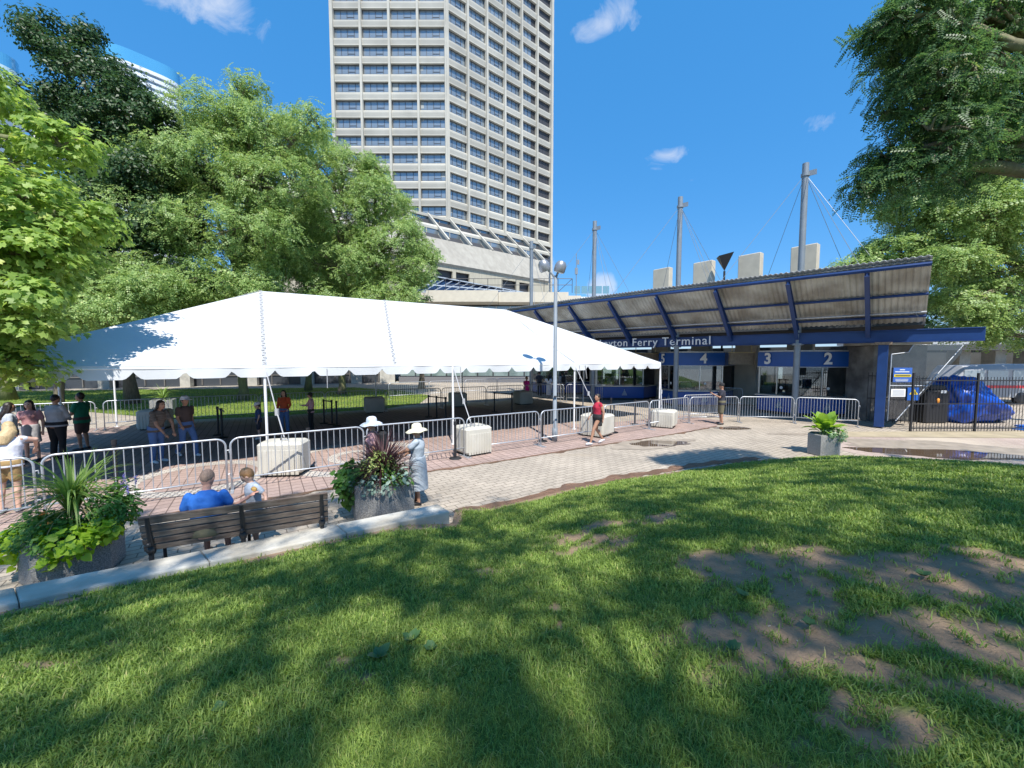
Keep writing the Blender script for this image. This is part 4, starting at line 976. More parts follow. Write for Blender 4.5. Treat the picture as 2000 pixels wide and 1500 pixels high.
    for q in c: fr.tube([q-Z*.04,(r0 if (q-r0).length<(q-r1).length else r1)-Z*.12],.026,8)
    fr.build('frame',M_white,t)
    # ratchet straps to the ballast blocks
    for (a,b),e in (((0,0),(-5.35,9.3,.78)),((1,0),(-1.15,11.35,.8)),((2,0),(3.1,14.2,.78)),((3,0),(5.95,15.7,.62))):
        p=tp(a,b,ER-.12); e=Vector(e); m=MB(); m.tube([p+U*.03,p.lerp(e,.55)+V*.0,e],[.014,.014,.014],6,flat=.5); m.box(p.lerp(e,.6),(.07,.06,.16)); m.tube([e-Vector((.07,0,0)),e-Vector((.07,0,-.05)),e+Vector((.07,0,.05)),e+Vector((.07,0,0))],.012,6); m.build('strap',M_seam,t)
    for a,dx in ((.28,.0),(1.05,0),(2.04,.02),(2.1,.05)):
        m=MB(); m.tube([tp(a,0,ER-.1)-V*.05,tp(a,0,ER-.45)-V*.05+U*dx,tp(a,0,ER-.62)-V*.03+U*dx*2],.012,5); m.build('loose_strap',M_seam,t)

tent()
# ================================================ BALLAST BLOCKS
M_block=mat('pale ballast concrete',(.56,.53,.46),.85,var=.15,vscale=4,bump=.3,bscale=50,col2=(.47,.44,.37),cscale=2)
BL=[((-5.40,9.33),(.98,.62,.80),R(6),'concrete ballast block with ribbed face holding the leftmost near tent strap'),
((-1.14,11.42),(.86,.80,.80),R(38),'concrete ballast block with dark stains behind the lady in the grey dress'),
((3.05,14.1),(.92,.92,.76),R(-40),'concrete ballast block behind the woman in red'),
((6.1,15.85),(.9,.8,.68),R(-32),'concrete ballast block at the right corner of the tent'),
((-13.9,15.4),(.95,.7,.75),R(20),'pale concrete block standing in the sun at the left back corner of the tent'),
((-7.0,20.1),(.95,.8,.78),R(25),'shaded concrete block by the back fence, left of the middle pole'),
((-3.1,22.6),(.95,.8,.78),R(20),'shaded concrete block by the back fence behind the middle pole'),
((.65,23.7),(.95,.8,.78),R(32),'half shaded concrete block beside the child in pink')]
for c,s,rz,l in BL:
    t=thing('ballast_block',l,'concrete block',(c[0],c[1],0),'concrete ballast blocks',rz,local=True)
    m=MB(); m.cbox((0,0,s[2]/2+.035),(s[0],s[1],s[2]-.05),.06)
    for k in range(9):
        m.box((-s[0]*.40+k*s[0]*.1,-s[1]/2-.004,s[2]*.43),(s[0]*.085,.012,s[2]*.72))
    m.build('block',M_block,t,bevel=.008)
    m=MB(); m.box((0,0,.02),(s[0]*.8,s[1]*.8,.04)); m.build('skid',mat('dark timber',(.08,.07,.055),.9),t)
    m=MB(); m.tube([(-.08,0,s[2]),(-.07,0,s[2]+.07),(.07,0,s[2]+.07),(.08,0,s[2])],.014,6); m.build('lifting_eye',M_frame_d,t)
# ================================================ CROWD BARRIERS
def barrier_proto():
    t=thing('crowd_barrier','x','crowd barrier',(0,0,0),'crowd barriers',0,local=True)
    W=2.46;H=1.10;r=.019; y=0; rad=.16
    path=[]
    x0=-W/2;x1=W/2
    path.append((x0,0,.02)); path.append((x0,0,H-rad))
    for k in range(1,6): a=math.pi-k*math.pi/12; path.append((x0+rad+rad*math.cos(a),0,H-rad+rad*math.sin(a)))
    path.append((x0+rad,0,H)); path.append((x1-rad,0,H))
    for k in range(1,6): a=math.pi/2-k*math.pi/12; path.append((x1-rad+rad*math.cos(a),0,H-rad+rad*math.sin(a)))
    path.append((x1,0,H-rad)); path.append((x1,0,.02))
    m=MB(); m.tube(path,r,8); m.tube([(x0,0,.25),(x1,0,.25)],r*.9,8); m.build('frame',M_galv,t,smooth=True)
    m=MB(); n=20
    for k in range(1,n): x=x0+W*k/n; m.tube([(x,0,.25),(x,0,H-.005 if abs(x)<x1-rad else H-.04)],.0085,6)
    m.build('infill_bars',M_galv,t)
    for s in (-1,1):
        m=MB(); x=s*(W/2-.0); m.box((x,0,.012),(.055,.52,.014)); m.box((x,0,.06),(.04,.012,.09)); m.build('foot',M_galv,t)
    m=MB(); m.tube([(x1,0,.85),(x1+.05,0,.86),(x1+.055,0,.80)],.009,6); m.tube([(x1,0,.35),(x1+.05,0,.36),(x1+.055,0,.30)],.009,6); m.build('hook',M_galv,t)
    return t
BP=barrier_proto(); first=[True]
def barrier(a,b,label,group):
    a=Vector((*a,0));b=Vector((*b,0)); o=BP if first[0] else copy_tree(BP); first[0]=False
    o.location=(a+b)/2; o.rotation_euler=(0,0,math.atan2(b.y-a.y,b.x-a.x)); o.scale.x=((b-a).length-.08)/2.46
    o['label']=label;o['group']=group; return o
front=[(-8.0,6.62),(-5.85,8.1),(-3.56,9.55),(-1.3,11.0),(.87,12.33),(3.2,13.85),(5.3,15.25),(7.5,16.75),(9.75,17.0),(11.95,16.72),(13.85,15.75)]
FL=['silver barrier behind the spiky planter, leftmost of the front row','silver barrier crossing in front of the ribbed block, behind the seated man','silver barrier behind the two women in sun hats','silver barrier between the stained block and the lamp post','silver barrier crossing behind the lamp post','silver barrier just right of the woman in red','silver barrier around the corner ballast block','silver barrier behind the man in the dark shirt','silver barrier in front of booth 3','silver barrier in front of booth 2 behind the leafy planter']
for i in range(10): barrier(front[i],front[i+1],FL[i],'barriers in the front row')
barrier((-10.2,5.3),(-8.0,6.6),'silver barrier beside the woman in tan shorts','barriers in the front row')
back=[(-15.75,15.2),(-13.85,16.75),(-11.55,18.1),(-9.2,19.5),(-6.55,20.6),(-3.9,21.9),(-1.5,23.2),(.75,24.35),(3.1,25.0)]
BLb=['barrier in the back row beside the pale sunny block','barrier in the back row before the sunlit grass, left half','barrier in the back row before the sunlit grass, right half','barrier in the back row behind the woman in the orange top','barrier in the back row in front of the darkest grass','barrier in the back row right of the middle tent pole','barrier in the back row left of the child in pink','barrier in the back row right of the child in pink']
for i in range(8): barrier(back[i],back[i+1],BLb[i],'barriers in the back row')
far=[(-8.2,26.3),(-5.9,28.2),(-3.6,30.2),(-1.2,31.9),(1.2,32.6)]
FLb=['distant barrier along the edge of the grass, leftmost','distant barrier along the pale path, second from the grass','distant barrier along the pale path near the shopfront','distant barrier nearest the farthest ticket booth']
for i in range(4): barrier(far[i],far[i+1],FLb[i],'distant barriers along the path')
barrier((1.1,26.0),(3.3,25.0),'sunlit barrier in front of the farthest booth','barriers before the booths')
barrier((3.4,25.0),(5.7,24.9),'sunlit barrier in front of the curved booth','barriers before the booths')
barrier((7.6,17.6),(9.6,18.3),'barrier behind the corner block, leading to booth 4','barriers before the booths')
barrier((-17.9,13.8),(-15.85,15.1),'barrier in the back row seen between the people at left','barriers in the back row')
barrier((12.6,21.6),(11.2,23.0),'barrier standing between booths 4 and 3','barriers before the booths')
# ================================================ QUEUE STANCHIONS
ST=[((-5.05,9.75),0,'black belt post with round base beside the ribbed block'),((-1.55,10.75),None,'black belt post with round base left of the stained block'),((1.0,13.0),None,'black belt post with round base left of the lamp post'),((3.75,14.55),None,'black belt post with round base right of the woman in red'),
((-10.5,14.1),(.9,-.9),'paired black belt posts before the sunlit grass, left one'),((-10.0,13.6),None,'paired black belt posts before the sunlit grass, right one'),((-7.9,16.6),(.5,-.3),'black belt post right of the pink shirt, leftmost of three'),((-7.45,16.35),None,'black belt post right of the pink shirt, middle of three'),((-7.1,16.0),None,'black belt post right of the pink shirt, right of three'),
((-3.9,18.5),(.45,-.4),'black belt post left of the middle tent pole, leftmost of three'),((-3.45,18.1),(.45,-.4),'black belt post left of the middle tent pole, second'),((-2.95,17.6),None,'black belt post left of the middle tent pole, rightmost'),
((-.9,20.2),(.9,-.3),'black belt post right of the middle pole, left one'),((0.0,19.8),None,'black belt post right of the middle pole, right one'),
((5.1,16.4),(.9,.5),'black belt post in the sun behind the barrier by the corner block, leftmost'),((5.9,16.9),(.8,.4),'black belt post behind the corner barrier, second'),((6.7,17.4),None,'black belt post behind the corner barrier, third'),((4.3,17.2),None,'black belt post in the shade behind the woman in red'),((-8.4,8.3),None,'black belt post in the shade behind the leftmost front barrier')]
for (x,y),d,l in ST:
    t=thing('queue_post',l,'queue post',(x,y,0),'black queue posts',0,local=True)
    m=MB(); m.cyl((0,0,.02),.034,.95,12); m.cyl((0,0,.93),.045,.10,12); m.build('post',M_black,t)
    m=MB(); m.lathe((0,0,0),[(.17,0),(.175,.015),(.15,.035),(.05,.05),(.0,.05)],20); m.build('base',M_black,t)
    if d:
        m=MB(); v=Vector((*d,0)); m.box(v/2+Z*.97,(v.length,.006,.05),ax=v.normalized()); m.build('belt',M_black,t)
# ================================================ LAMP POST
def lamp():
    p=Vector((1.41,13.03,0)); t=thing('lamp_post','tall grey lamp post with two round metal heads in front of the tent','street lamp',tuple(p))
    m=MB(); m.tube([p,p+Z*.45,p+Z*.451,p+Z*5.4],[.09,.09,.068,.055],16); m.build('pole',M_gpaint,t,smooth=True)
    for dx,dz,tl in ((-.40,.25,-.35),(.16,.22,.30)):
        c=p+Vector((dx,-.05,5.62+dz-.12)); 
        m=MB(); m.tube([p+Z*5.3,p+Z*5.45+Vector((dx*.3,0,0)),c+Vector((0,0,-.05))],.035,8); m.build('arm',M_gpaint,t)
        ax=Vector((tl,-.15,1)).normalized()
        m=MB(); m.lathe(c-ax*.22,[(.0,0),(.165,0),(.18,.03),(.185,.18),(.165,.27),(.11,.34),(.0,.37)],20,ax=ax); hd=m.build('lamp_head',mat('spun grey aluminium',(.30,.31,.33),.4,.5),t,smooth=True); hd.modifiers.new('e','EDGE_SPLIT')
        m=MB(); m.lathe(c-ax*.235,[(.0,0),(.15,0),(.15,.012),(0,.012)],20,ax=ax); m.build('lens',M_paper,hd)
    m=MB(); m.box(p+Vector((0,-.1,1.5)),(.09,.03,.05)); m.build('hatch',M_frame_d,t)
lamp()
# ================================================ BENCH
def bench():
    a=Vector((-4.42,4.60,0)); c=Vector((-2.60,5.50,0)); d=(c-a).normalized(); n=Vector((-d.y,d.x,0))  # n points away from the camera (front of the bench)
    L=(c-a).length; t=thing('park_bench','weathered brown slatted bench seen from behind with iron frame','bench',tuple((a+c)/2))
    Mw=mat('weathered bench slats',(.105,.075,.06),.7,var=.35,vscale=7,bump=.4,bscale=30,stretch=(1,1,6),col2=(.19,.15,.12),cscale=3)
    Mi=mat('black iron',(.03,.03,.032),.5,.3)
    mid=(a+c)/2
    for i,(z,h,o) in enumerate(((.865,.10,-.02),(.755,.075,.015),(.665,.075,.045),(.575,.075,.075),(.485,.075,.105))):
        m=MB(); m.box(mid+n*o+Z*(z-.04),(L,.035,h),ax=d,az=(Z+n*-.25).normalized()); m.build('back_slat',Mw,t,bevel=.006)
    for k in range(5): m=MB(); m.box(mid+n*(.16+k*.085)+Z*(.43),(L,.07,.035),ax=d); m.build('seat_slat',Mw,t,bevel=.006)
    for f in (.04,.5,.96):
        p=a+d*(L*f); m=MB()
        m.tube([p+n*-.035+Z*.86,p+n*.06+Z*.46,p+n*.02+Z*.0],.022,8,flat=1.3); m.tube([p+n*.06+Z*.40,p+n*.5+Z*.41,p+n*.52],.02,8)
        m.ell(p+n*.03+Z*.44,(.05,.04,.05),8,6); m.ell(p+n*.07+Z*.40,(.035,.05,.045),8,6); m.ell(p-n*.02+Z*.52,(.03,.03,.03),8,6); m.tube([p+n*-.03+Z*.82,p+n*.04+Z*.83],.012,6); m.build('frame',Mi,t)
bench()
# ================================================ TREES
def leaf_poly(w=.5,fold=.12,tipw=0,n=1):
    v=np.array([[0,0,0],[.35,w*.5,fold],[1,0,0],[.35,-w*.5,fold]],float); return v,np.array([[0,1,2,3]])
def maple_leaf():
    pts=[(0,0),(.12,.40),(.34,.22),(.52,.52),(.62,.20),(1,0),(.62,-.20),(.52,-.52),(.34,-.22),(.12,-.40),(.40,0)]
    v=np.array([[x,y,.14*abs(y)-.12*x*x] for x,y in pts]); return v,np.array([[0,1,2,10],[2,3,4,10],[4,5,6,10],[6,7,8,10],[8,9,0,10]])
def frond(n=9,l=1.0,wd=1.0):
    """a pinnate leaf: pairs of slim leaflets on a drooping stalk"""
    V_=[];F=[]
    for i in range(n):
        x=.12+.86*i/(n-1)*l; dz=-.22*x*x
        for s in (-1,1):
            ll=.20*(1-.35*abs(i/(n-1)-.4)); o=len(V_)
            V_+=[[x,0,dz],[x-.02*wd,s*ll*.5,dz+.012],[x+.06,s*ll,dz-.02],[x+.085*wd,s*ll*.45,dz+.006]]; F.append([o,o+1,o+2,o+3])
    return np.array(V_,float),np.array(F)
def tree(name,label,base,tr,forks,clumps,tmpl,lsize,nleaf,cr,lm,seed,group=None,flat=.55,up=.6,cat='tree',bark=None,twig=True,sub=3,lean=(0,0)):
    """forks: trunk path points; clumps: list of (cx,cy,cz,rx,ry,rz,n) volumes that are filled with leaf clumps"""
    r_=np.random.default_rng(seed); rnd=random.Random(seed)
    t=thing(name,label,cat,base,group); B=MB(); base=Vector(base); bark=bark or M_bark
    path=[base]+[Vector(p) for p in forks]; k=len(path); fine=[]
    for i in range(k-1):
        for q in range(4): f=q/4; p=path[i].lerp(path[i+1],f); fine.append(p+Vector((rnd.uniform(-1,1),rnd.uniform(-1,1),0))*tr*.25*(i+q>0))
    fine.append(path[-1]); m=len(fine); B.tube(fine,[tr*(1.45 if i==0 else 1)*(1-.5*i/m) for i in range(m)],10)
    top=path[-1]; cs=[];hubs=[]
    for cx,cy,cz,rx,ry,rz,n in clumps:
        c=Vector((cx,cy,cz)); st=min(fine[len(fine)//3:],key=lambda p:(p-c).length+(p.z-c.z if p.z>c.z else 0)*2)
        # limb to the volume's heart, slightly bowed
        L=(c-st).length; md=st.lerp(c,.5)+Vector((rnd.uniform(-.1,.1)*L,rnd.uniform(-.1,.1)*L,.10*L)); r0=min(tr*.55,.035*L+.03)
        lp=[st,st.lerp(md,.5)+Vector((0,0,.03*L)),md,md.lerp(c,.5),c]; B.tube(lp,[r0,r0*.8,r0*.65,r0*.45,r0*.3],7)
        ns=max(2,n//6); subs=[]
        for i in range(ns):
            v=r_.normal(size=3); v/=np.linalg.norm(v); p=c+Vector((v[0]*rx*.5,v[1]*ry*.5,v[2]*rz*.5)); s0=rnd.choice(lp[2:]); B.tube([s0,s0.lerp(p,.5)+Vector((0,0,.04)),p],[r0*.35,r0*.25,r0*.15],5,caps=False); subs.append(p)
        for i in range(n):
            v=r_.normal(size=3); v/=np.linalg.norm(v); rad=r_.uniform(.35,1)**.5; p=Vector((cx+v[0]*rx*rad,cy+v[1]*ry*rad,cz+v[2]*rz*rad)); s0=min(subs,key=lambda q:(q-p).length)
            if twig: B.tube([s0,s0.lerp(p,.5)+Vector((0,0,.05)),p],[r0*.16+.004,r0*.1+.003,.004],4,caps=False)
            cs.append(((p.x,p.y,p.z),v))
    B.build('trunk',bark,t,smooth=True)
    n=len(cs); C=np.array([c[0] for c in cs]); VV=np.array([c[1] for c in cs])
    tot=n*nleaf; idx=np.repeat(np.arange(n),nleaf); cr_=cr*r_.uniform(.6,1.35,n)[idx]
    g=r_.normal(size=(tot,3)); g/=np.linalg.norm(g,axis=1)[:,None]; g*=(r_.random(tot)**.45)[:,None]
    tilt=VV[idx]*.35
    off=g*cr_[:,None]*np.array([1,1,flat]); pos=C[idx]+off; pos[:,2]-=.18*cr_*(np.hypot(g[:,0],g[:,1])**2)
    nrm=np.array([0,0,up])[None]+g*.7+tilt+r_.normal(size=(tot,3))*.35
    nrm[:,2]=np.abs(nrm[:,2])*.9+.05
    outyaw=r_.uniform(0,2*np.pi,tot); rot=rot_from(nrm,outyaw); sc=lsize*r_.uniform(.65,1.3,tot)
    tv,tf=tmpl; Vv,F=stamp(tv,tf,pos,rot,sc); link('crown',np_mesh('crown',Vv,F,lm),t)
    return t
LP=leaf_poly(.5); LM=maple_leaf(); FR=frond(4,1.0,2.3)
L_maple=leafmat('maple leaves',(.16,.27,.06),(.38,.52,.13),.5,yell=(.60,.64,.2))
L_locust=leafmat('locust leaves',(.14,.24,.065),(.37,.50,.17),.40,yell=(.56,.60,.24))
L_dark=leafmat('dark green leaves',(.022,.06,.02),(.06,.12,.035),.3)
L_right=leafmat('feathery dark leaves',(.03,.085,.035),(.12,.22,.07),.42,yell=(.24,.33,.10))
M_moss=mat('mossy bark',(.16,.16,.07),.9,var=.35,vscale=14,bump=.8,bscale=22,stretch=(1,1,.25),col2=(.13,.11,.08),cscale=1.2)
G1='honey locust trees behind the tent'
# left foreground maple
tree('maple_tree','bright light green maple hanging over the left end of the tent',(-11.7,8.1,0),.22,[(-11.6,8.2,1.8),(-11.7,8.3,3.2),(-12.0,8.5,5.0),(-12.3,8.6,7.5)],
 [(-9.5,7.4,3.45,1.15,.9,.5,26),(-10.3,7.6,4.5,1.5,1.3,.8,46),(-9.6,8.0,5.6,1.5,1.1,.7,44),(-11.0,8.2,6.6,1.6,1.3,.8,44),(-10.4,7.3,6.9,.9,.9,.5,18),(-9.2,7.6,4.7,1.0,.8,.4,20),(-12.3,8.6,8.2,1.5,1.4,1.0,34),(-13.0,9.6,5.0,1.6,1.5,1.4,44),(-10.7,7.6,2.75,1.2,.8,.45,22),(-8.9,7.2,3.95,.75,.5,.3,16),(-9.35,7.5,2.65,.5,.45,.3,8),(-13.2,8.9,9.4,1.1,1,.7,18),(-11.2,8.6,8.4,.9,.8,.5,14),(-9.5,8.6,7.2,.7,.6,.35,10)],
 LM,.135,88,.44,L_maple,11,flat=.5)
# tall dark tree
tree('dark_tree','tall dark green tree rising at the far left behind the others',(-23.0,24,0),.3,[(-23.3,24,6),(-24,24,12),(-24.4,24,18)],
 [(-25.3,23.5,20.6,1.9,1.6,1.5,30),(-23.6,23.4,18.2,2.3,2,1.8,44),(-26.6,24,17.6,1.7,1.6,1.3,24),(-21.0,23,15.9,2.0,2,1.7,40),(-23.5,23.3,14.6,2.8,2.4,1.9,54),(-19.6,22.6,12.9,2.2,2.0,1.7,38),(-22.5,23,11,3.2,2.6,1.8,54),(-19.2,22.3,9.9,2.0,1.8,1.5,34),(-24.5,23,7.6,4.0,2.6,1.8,54),(-21,22.6,6.6,4,2.4,1.8,50)],
 LP,.20,230,.80,L_dark,12,flat=.75,up=.3)
# honey locusts
tree('locust_tree','broad honey locust rising behind the left half of the tent',(-17.6,25.9,0),.28,[(-17.5,26,2.6),(-17.2,26,4.6),(-17.4,25.8,7.5)],
 [(-17.2,25,16.8,3.2,3,1.5,102),(-20.7,24.5,13.6,3.0,3,1.7,102),(-14.6,24.6,15.8,2.8,2.8,1.5,87),(-18.0,23.6,13.6,4.2,3,1.7,133),(-14.0,23.8,12.6,3.2,3,1.6,102),(-20.8,23,10.6,3.6,2.6,1.7,110),(-16.0,22.8,9.8,4.2,2.8,1.6,125),(-20.5,22.3,7.0,3.6,2.4,1.4,102),(-16.2,22.6,6.9,3.6,2.4,1.3,95),(-19.5,24,5.0,3.2,2,1.0,64),(-11.9,24.2,16.2,1.3,1.2,1.0,17),(-15.9,24.8,18.9,1.2,1,.6,13)],
 FR,.40,34,.70,L_locust,13,G1,flat=.7,up=.45,bark=M_moss)
tree('locust_tree','light green honey locust reaching right to the hotel podium',(-12.9,30,0),.26,[(-12.7,30,2.6),(-12.2,29.8,5),(-11.5,29.6,8)],
 [(-12.0,28.8,15.6,3.2,3,1.5,95),(-14.8,28.4,17.6,2.6,2.6,1.3,68),(-9.2,28.4,13.8,2.5,2.5,1.3,72),(-12.2,27.6,12.0,3.6,3,1.5,106),(-8.2,27.8,10.6,2.7,2.5,1.3,79),(-11.2,27,8.9,3.6,2.6,1.4,106),(-6.9,27.8,8.6,1.7,2,.9,45),(-8.4,27.2,6.6,2.5,2.4,1.1,76),(-12.6,26.6,6.2,3.2,2.2,1.2,83),(-5.9,28.2,9.9,.8,.9,.4,13),(-9.4,28.2,15.6,.9,.9,.5,11),(-7.1,28,11.9,.8,.8,.4,11)],
 FR,.40,32,.68,L_locust,14,G1,flat=.7,up=.45,bark=M_moss)
tree('locust_tree','honey locust partly hidden behind the bright maple',(-17.2,33.5,0),.25,[(-17,33.5,4),(-17,33.3,7)],
 [(-17.8,32.5,12,4.5,2.5,3.0,133),(-13.5,32.5,8,3,2.2,2.6,83),(-22,32,7,4,2.2,2.6,102),(-17,32,6,4,2,1.5,83)],FR,.55,80,1.1,L_locust,15,G1,flat=.5,up=.9)
tree('locust_tree','low leafy tree filling the gap left of the tent peak',(-23.6,20.6,0),.22,[(-23.4,20.6,2.5),(-23.2,20.4,4.5)],
 [(-22.5,19.6,6.2,3,2.2,1.4,106),(-19.6,19.8,4.9,2.4,2,1.0,72),(-25.6,19.5,5.2,3,2.2,1.3,95),(-22.8,19.4,8.4,2.6,2.2,1.2,76),(-17.9,20.0,6.2,1.6,1.6,.9,41)],FR,.38,48,.66,L_locust,16,G1,flat=.7,up=.45,bark=M_moss)
# dense shrubs under them, above the tent line
tree('background_tree','dense dark tree behind the tent beside the podium',(-8.2,36,0),.25,[(-8.2,36,4)],
 [(-9.5,35,6.6,3.2,2,2.2,54),(-15,36,9,4,2,3.5,64),(-12,35,5.5,3.6,2,1.8,44)],LP,.24,130,.9,L_dark,17,'dark trees far behind the tent')
tree('background_tree','dark hedge like tree at the far left edge behind the maple',(-33,26,0),.3,[(-33,26,5)],
 [(-33,25,8,5,3,3.5,80),(-29,25,4.6,4,2,1.8,44),(-37,25,12,4,3,4,60),(-33,26,14,3,2,2,30)],LP,.26,120,.95,L_dark,18,'dark trees far behind the tent')
# right tree: dark feathery branches near, lit crown beyond
tree('locust_tree','dark feathery tree reaching in from the right over the lawn',(10.6,6.2,.5),.24,[(10.3,6.2,2.8),(9.4,6.2,4.4),(8.6,6.2,6)],
 [(5.71,5.9,7.41,0.61,0.55,0.46,60),(6.65,6.15,7.82,0.71,0.64,0.53,64),(7.62,6.4,7.58,0.86,0.77,0.64,80),(6.09,5.9,6.62,0.69,0.62,0.52,70),(7.1,6.15,6.38,0.76,0.68,0.57,76),(5.92,6.4,7.21,0.35,0.32,0.26,14),(5.86,5.9,5.74,0.7,0.63,0.45,42),(5.67,6.15,5.54,0.46,0.41,0.34,26),(7.05,6.4,5.77,0.72,0.64,0.5,28),(5.38,6.15,5.26,0.28,0.25,0.21,9),(5.77,6.4,6.53,0.24,0.21,0.18,6),(5.18,5.9,7.34,0.29,0.26,0.22,12)],
 frond(7,1.0,1.15),.20,17,.27,L_right,21,flat=.6,up=.5,group='trees at the right edge')
tree('locust_tree','sunlit honey locust behind the right end of the canopy',(23.5,15.6,0),.30,[(23.2,15.8,3.2),(21.5,16.0,5.0),(19.4,16,7.0)],
 [(16.14,15.3,10.51,1.52,1.37,1.14,80),(18.64,15.8,10.57,1.77,1.59,1.32,90),(16.13,16.3,8.85,1.53,1.38,1.0,70),(17.5,15.3,8.1,1.73,1.55,1.1,84),(19.6,15.8,7.89,1.79,1.61,1.2,84),(15.32,16.3,7.05,1.23,1.11,0.6,40),(16.25,15.3,6.31,1.45,1.3,0.6,50),(18.8,15.8,6.13,1.6,1.44,0.8,54),(14.43,16.3,6.44,0.82,0.74,0.5,18),(17.12,15.3,4.98,1.2,1.1,0.5,26),(19.42,15.8,4.6,1.41,1.27,0.6,34),(13.61,16.3,6.34,0.62,0.56,0.4,9),(18.2,16,3.9,1.2,.9,.35,18),(20.2,16,3.6,1.2,.9,.3,14)],
 FR,.32,34,.45,L_locust,22,flat=.6,up=.6,group='trees at the right edge')
tree('background_tree','dense dark tree beyond the walkway at the right edge',(34,24,0),.3,[(33,23.5,4)],[(27,21.6,6.2,4,2,1.6,46),(23.5,21.5,5.2,2.4,1.6,.9,24),(31,21.6,7,3,2,2.5,40)],LP,.24,90,.9,L_dark,23)
# trees behind the camera whose crowns dapple the lawn
GB='park trees shading the lawn'
tree('park_tree','park tree shading the left of the lawn',(-6.0,-7.5,.9),.12,[(-5.5,-6.8,5),(-4.5,-5.5,10)],
 [(-4.2,-4.2,12.8,2.6,3.2,1.6,120),(-.8,-3.6,13.2,3.0,3.6,1.8,170),(-7.2,-5.4,12.4,2.6,2.6,1.5,80)],LP,.15,34,.30,L_right,31,GB)
tree('park_tree','park tree shading the middle of the lawn',(2.6,-8.5,1.13),.12,[(2.8,-8,5),(3.2,-6.5,10)],
 [(2.6,-4.2,13.4,3.0,3.4,1.8,165),(5.8,-3.4,13.0,3.0,3.6,1.8,165),(3.6,-6.8,14.2,3,2.4,1.6,80)],LP,.15,34,.30,L_right,32,GB)
tree('park_tree','park tree shading the right of the lawn',(12.5,-6.5,.9),.12,[(12.3,-6,5),(11.6,-4.5,10.5)],
 [(9.2,-2.2,13.2,2.8,3.6,1.8,170),(12.4,-.6,13.4,3.0,3.6,1.8,180),(15.4,.4,13.0,2.6,3.2,1.6,110)],LP,.15,34,.30,L_right,33,GB)
# ================================================ PLANTERS
M_agg2=mat('grey aggregate planter',(.36,.345,.315),.9,var=.4,vscale=60,bump=.9,bscale=90,col2=(.20,.20,.20),cscale=75)
M_earth=mat('potting soil',(.05,.035,.025),.95,bump=.5)
def planter(label,c,r,h,n,rot,sx=1,m=None):
    t=thing('planter',label,'planter',(c[0],c[1],0),'stone planters',rot,local=True)
    def rg(k,z): return [Vector((sx*r*k*math.cos(2*math.pi*i/n+math.pi/n),r*k*math.sin(2*math.pi*i/n+math.pi/n),z)) for i in range(n)]
    b=MB(); b.loft([rg(.96,0),rg(1,.03),rg(1,h-.02),rg(.985,h),rg(.86,h),rg(.84,h-.12)],caps=False); b.add(rg(.96,0),[tuple(range(n-1,-1,-1))]); b.build('pot',m or M_agg2,t)
    b=MB(); b.add(rg(.85,h-.09),[tuple(range(n))]); b.build('soil',M_earth,t)
    return t
planter('wide aggregate planter with a spiky plant beside the bench',(-5.66,5.00),.47,.56,8,R(22),1.0)
planter('grey aggregate planter with dark purple grass between the bench and the lady in grey',(-2.28,6.88),.56,.64,6,R(28),1.0)
planter('hexagonal aggregate planter with large light green leaves on the plaza',(8.92,11.25),.40,.60,6,R(12),1.0,M_agg)
def plantobj(name,label,cat,V_,F_,m,base,group=None):
    me=np_mesh(name,V_,F_,m); o=link(name,me); return tag(o,label,cat,group)
def fan(c,n,L0,L1,w,el0,el1,droop,seed,seg=7,az0=0,az1=360):
    r_=np.random.default_rng(seed); VS=[];FS=[];o=0
    for i in range(n):
        L=r_.uniform(L0,L1); az=R(r_.uniform(az0,az1)); el=R(r_.uniform(el0,el1)); dr=r_.uniform(*droop); ww=w*r_.uniform(.7,1.2)
        d=np.array([math.cos(az),math.sin(az)]); sd=np.array([-d[1],d[0],0]); x=0;z=0;a=el; P=[]
        tw=r_.uniform(-.5,.5)
        for k in range(seg+1):
            f=k/seg; W=ww*(.55+.9*f if f<.35 else (1-f)*1.35+.02); nn=sd*math.cos(tw)+np.array([0,0,1])*math.sin(tw)
            p=np.array([c[0]+d[0]*x,c[1]+d[1]*x,c[2]+z]); P+= [p-nn*W/2,p+nn*W/2]; x+=math.cos(a)*L/seg; z+=math.sin(a)*L/seg; a-=dr/seg
        VS+=P; FS+=[(o+2*k,o+2*k+1,o+2*k+3,o+2*k+2) for k in range(seg)]; o+=2*(seg+1)
    return np.array(VS),np.array(FS)
def bush(c,r,n,tmpl,ls,seed,hemi=True,up=.6,inner=.5):
    r_=np.random.default_rng(seed); g=r_.normal(size=(n,3)); g/=np.linalg.norm(g,axis=1)[:,None]
    if hemi: g[:,2]=np.abs(g[:,2])
    rad=r_.uniform(inner,1,n)**.6; bumpy=1+.25*np.sin(g[:,0]*7+seed)*np.cos(g[:,1]*6+seed*2)
    pos=np.array(c)+g*np.array(r)*rad[:,None]*bumpy[:,None]; nrm=g*.8+np.array([0,0,up])+r_.normal(size=(n,3))*.4
    yaw=r_.uniform(0,6.28,n); return stamp(tmpl[0],tmpl[1],pos,rot_from(nrm,yaw),ls*r_.uniform(.6,1.3,n))
def cat2(*a):
    V_=[];F_=[];o=0
    for v,f in a: V_.append(v);F_.append(f+o);o+=len(v)
    return np.concatenate(V_),np.concatenate(F_)
def heart(): 
    v=np.array([[0,0,0],[-.12,.25,.04],[.12,.48,.05],[.55,.36,.02],[1,0,-.1],[.55,-.36,.02],[.12,-.48,.05],[-.12,-.25,.04]],float); return v,np.array([[0,1,2,3],[0,3,4,4],[0,4,5,6],[0,6,7,7]])
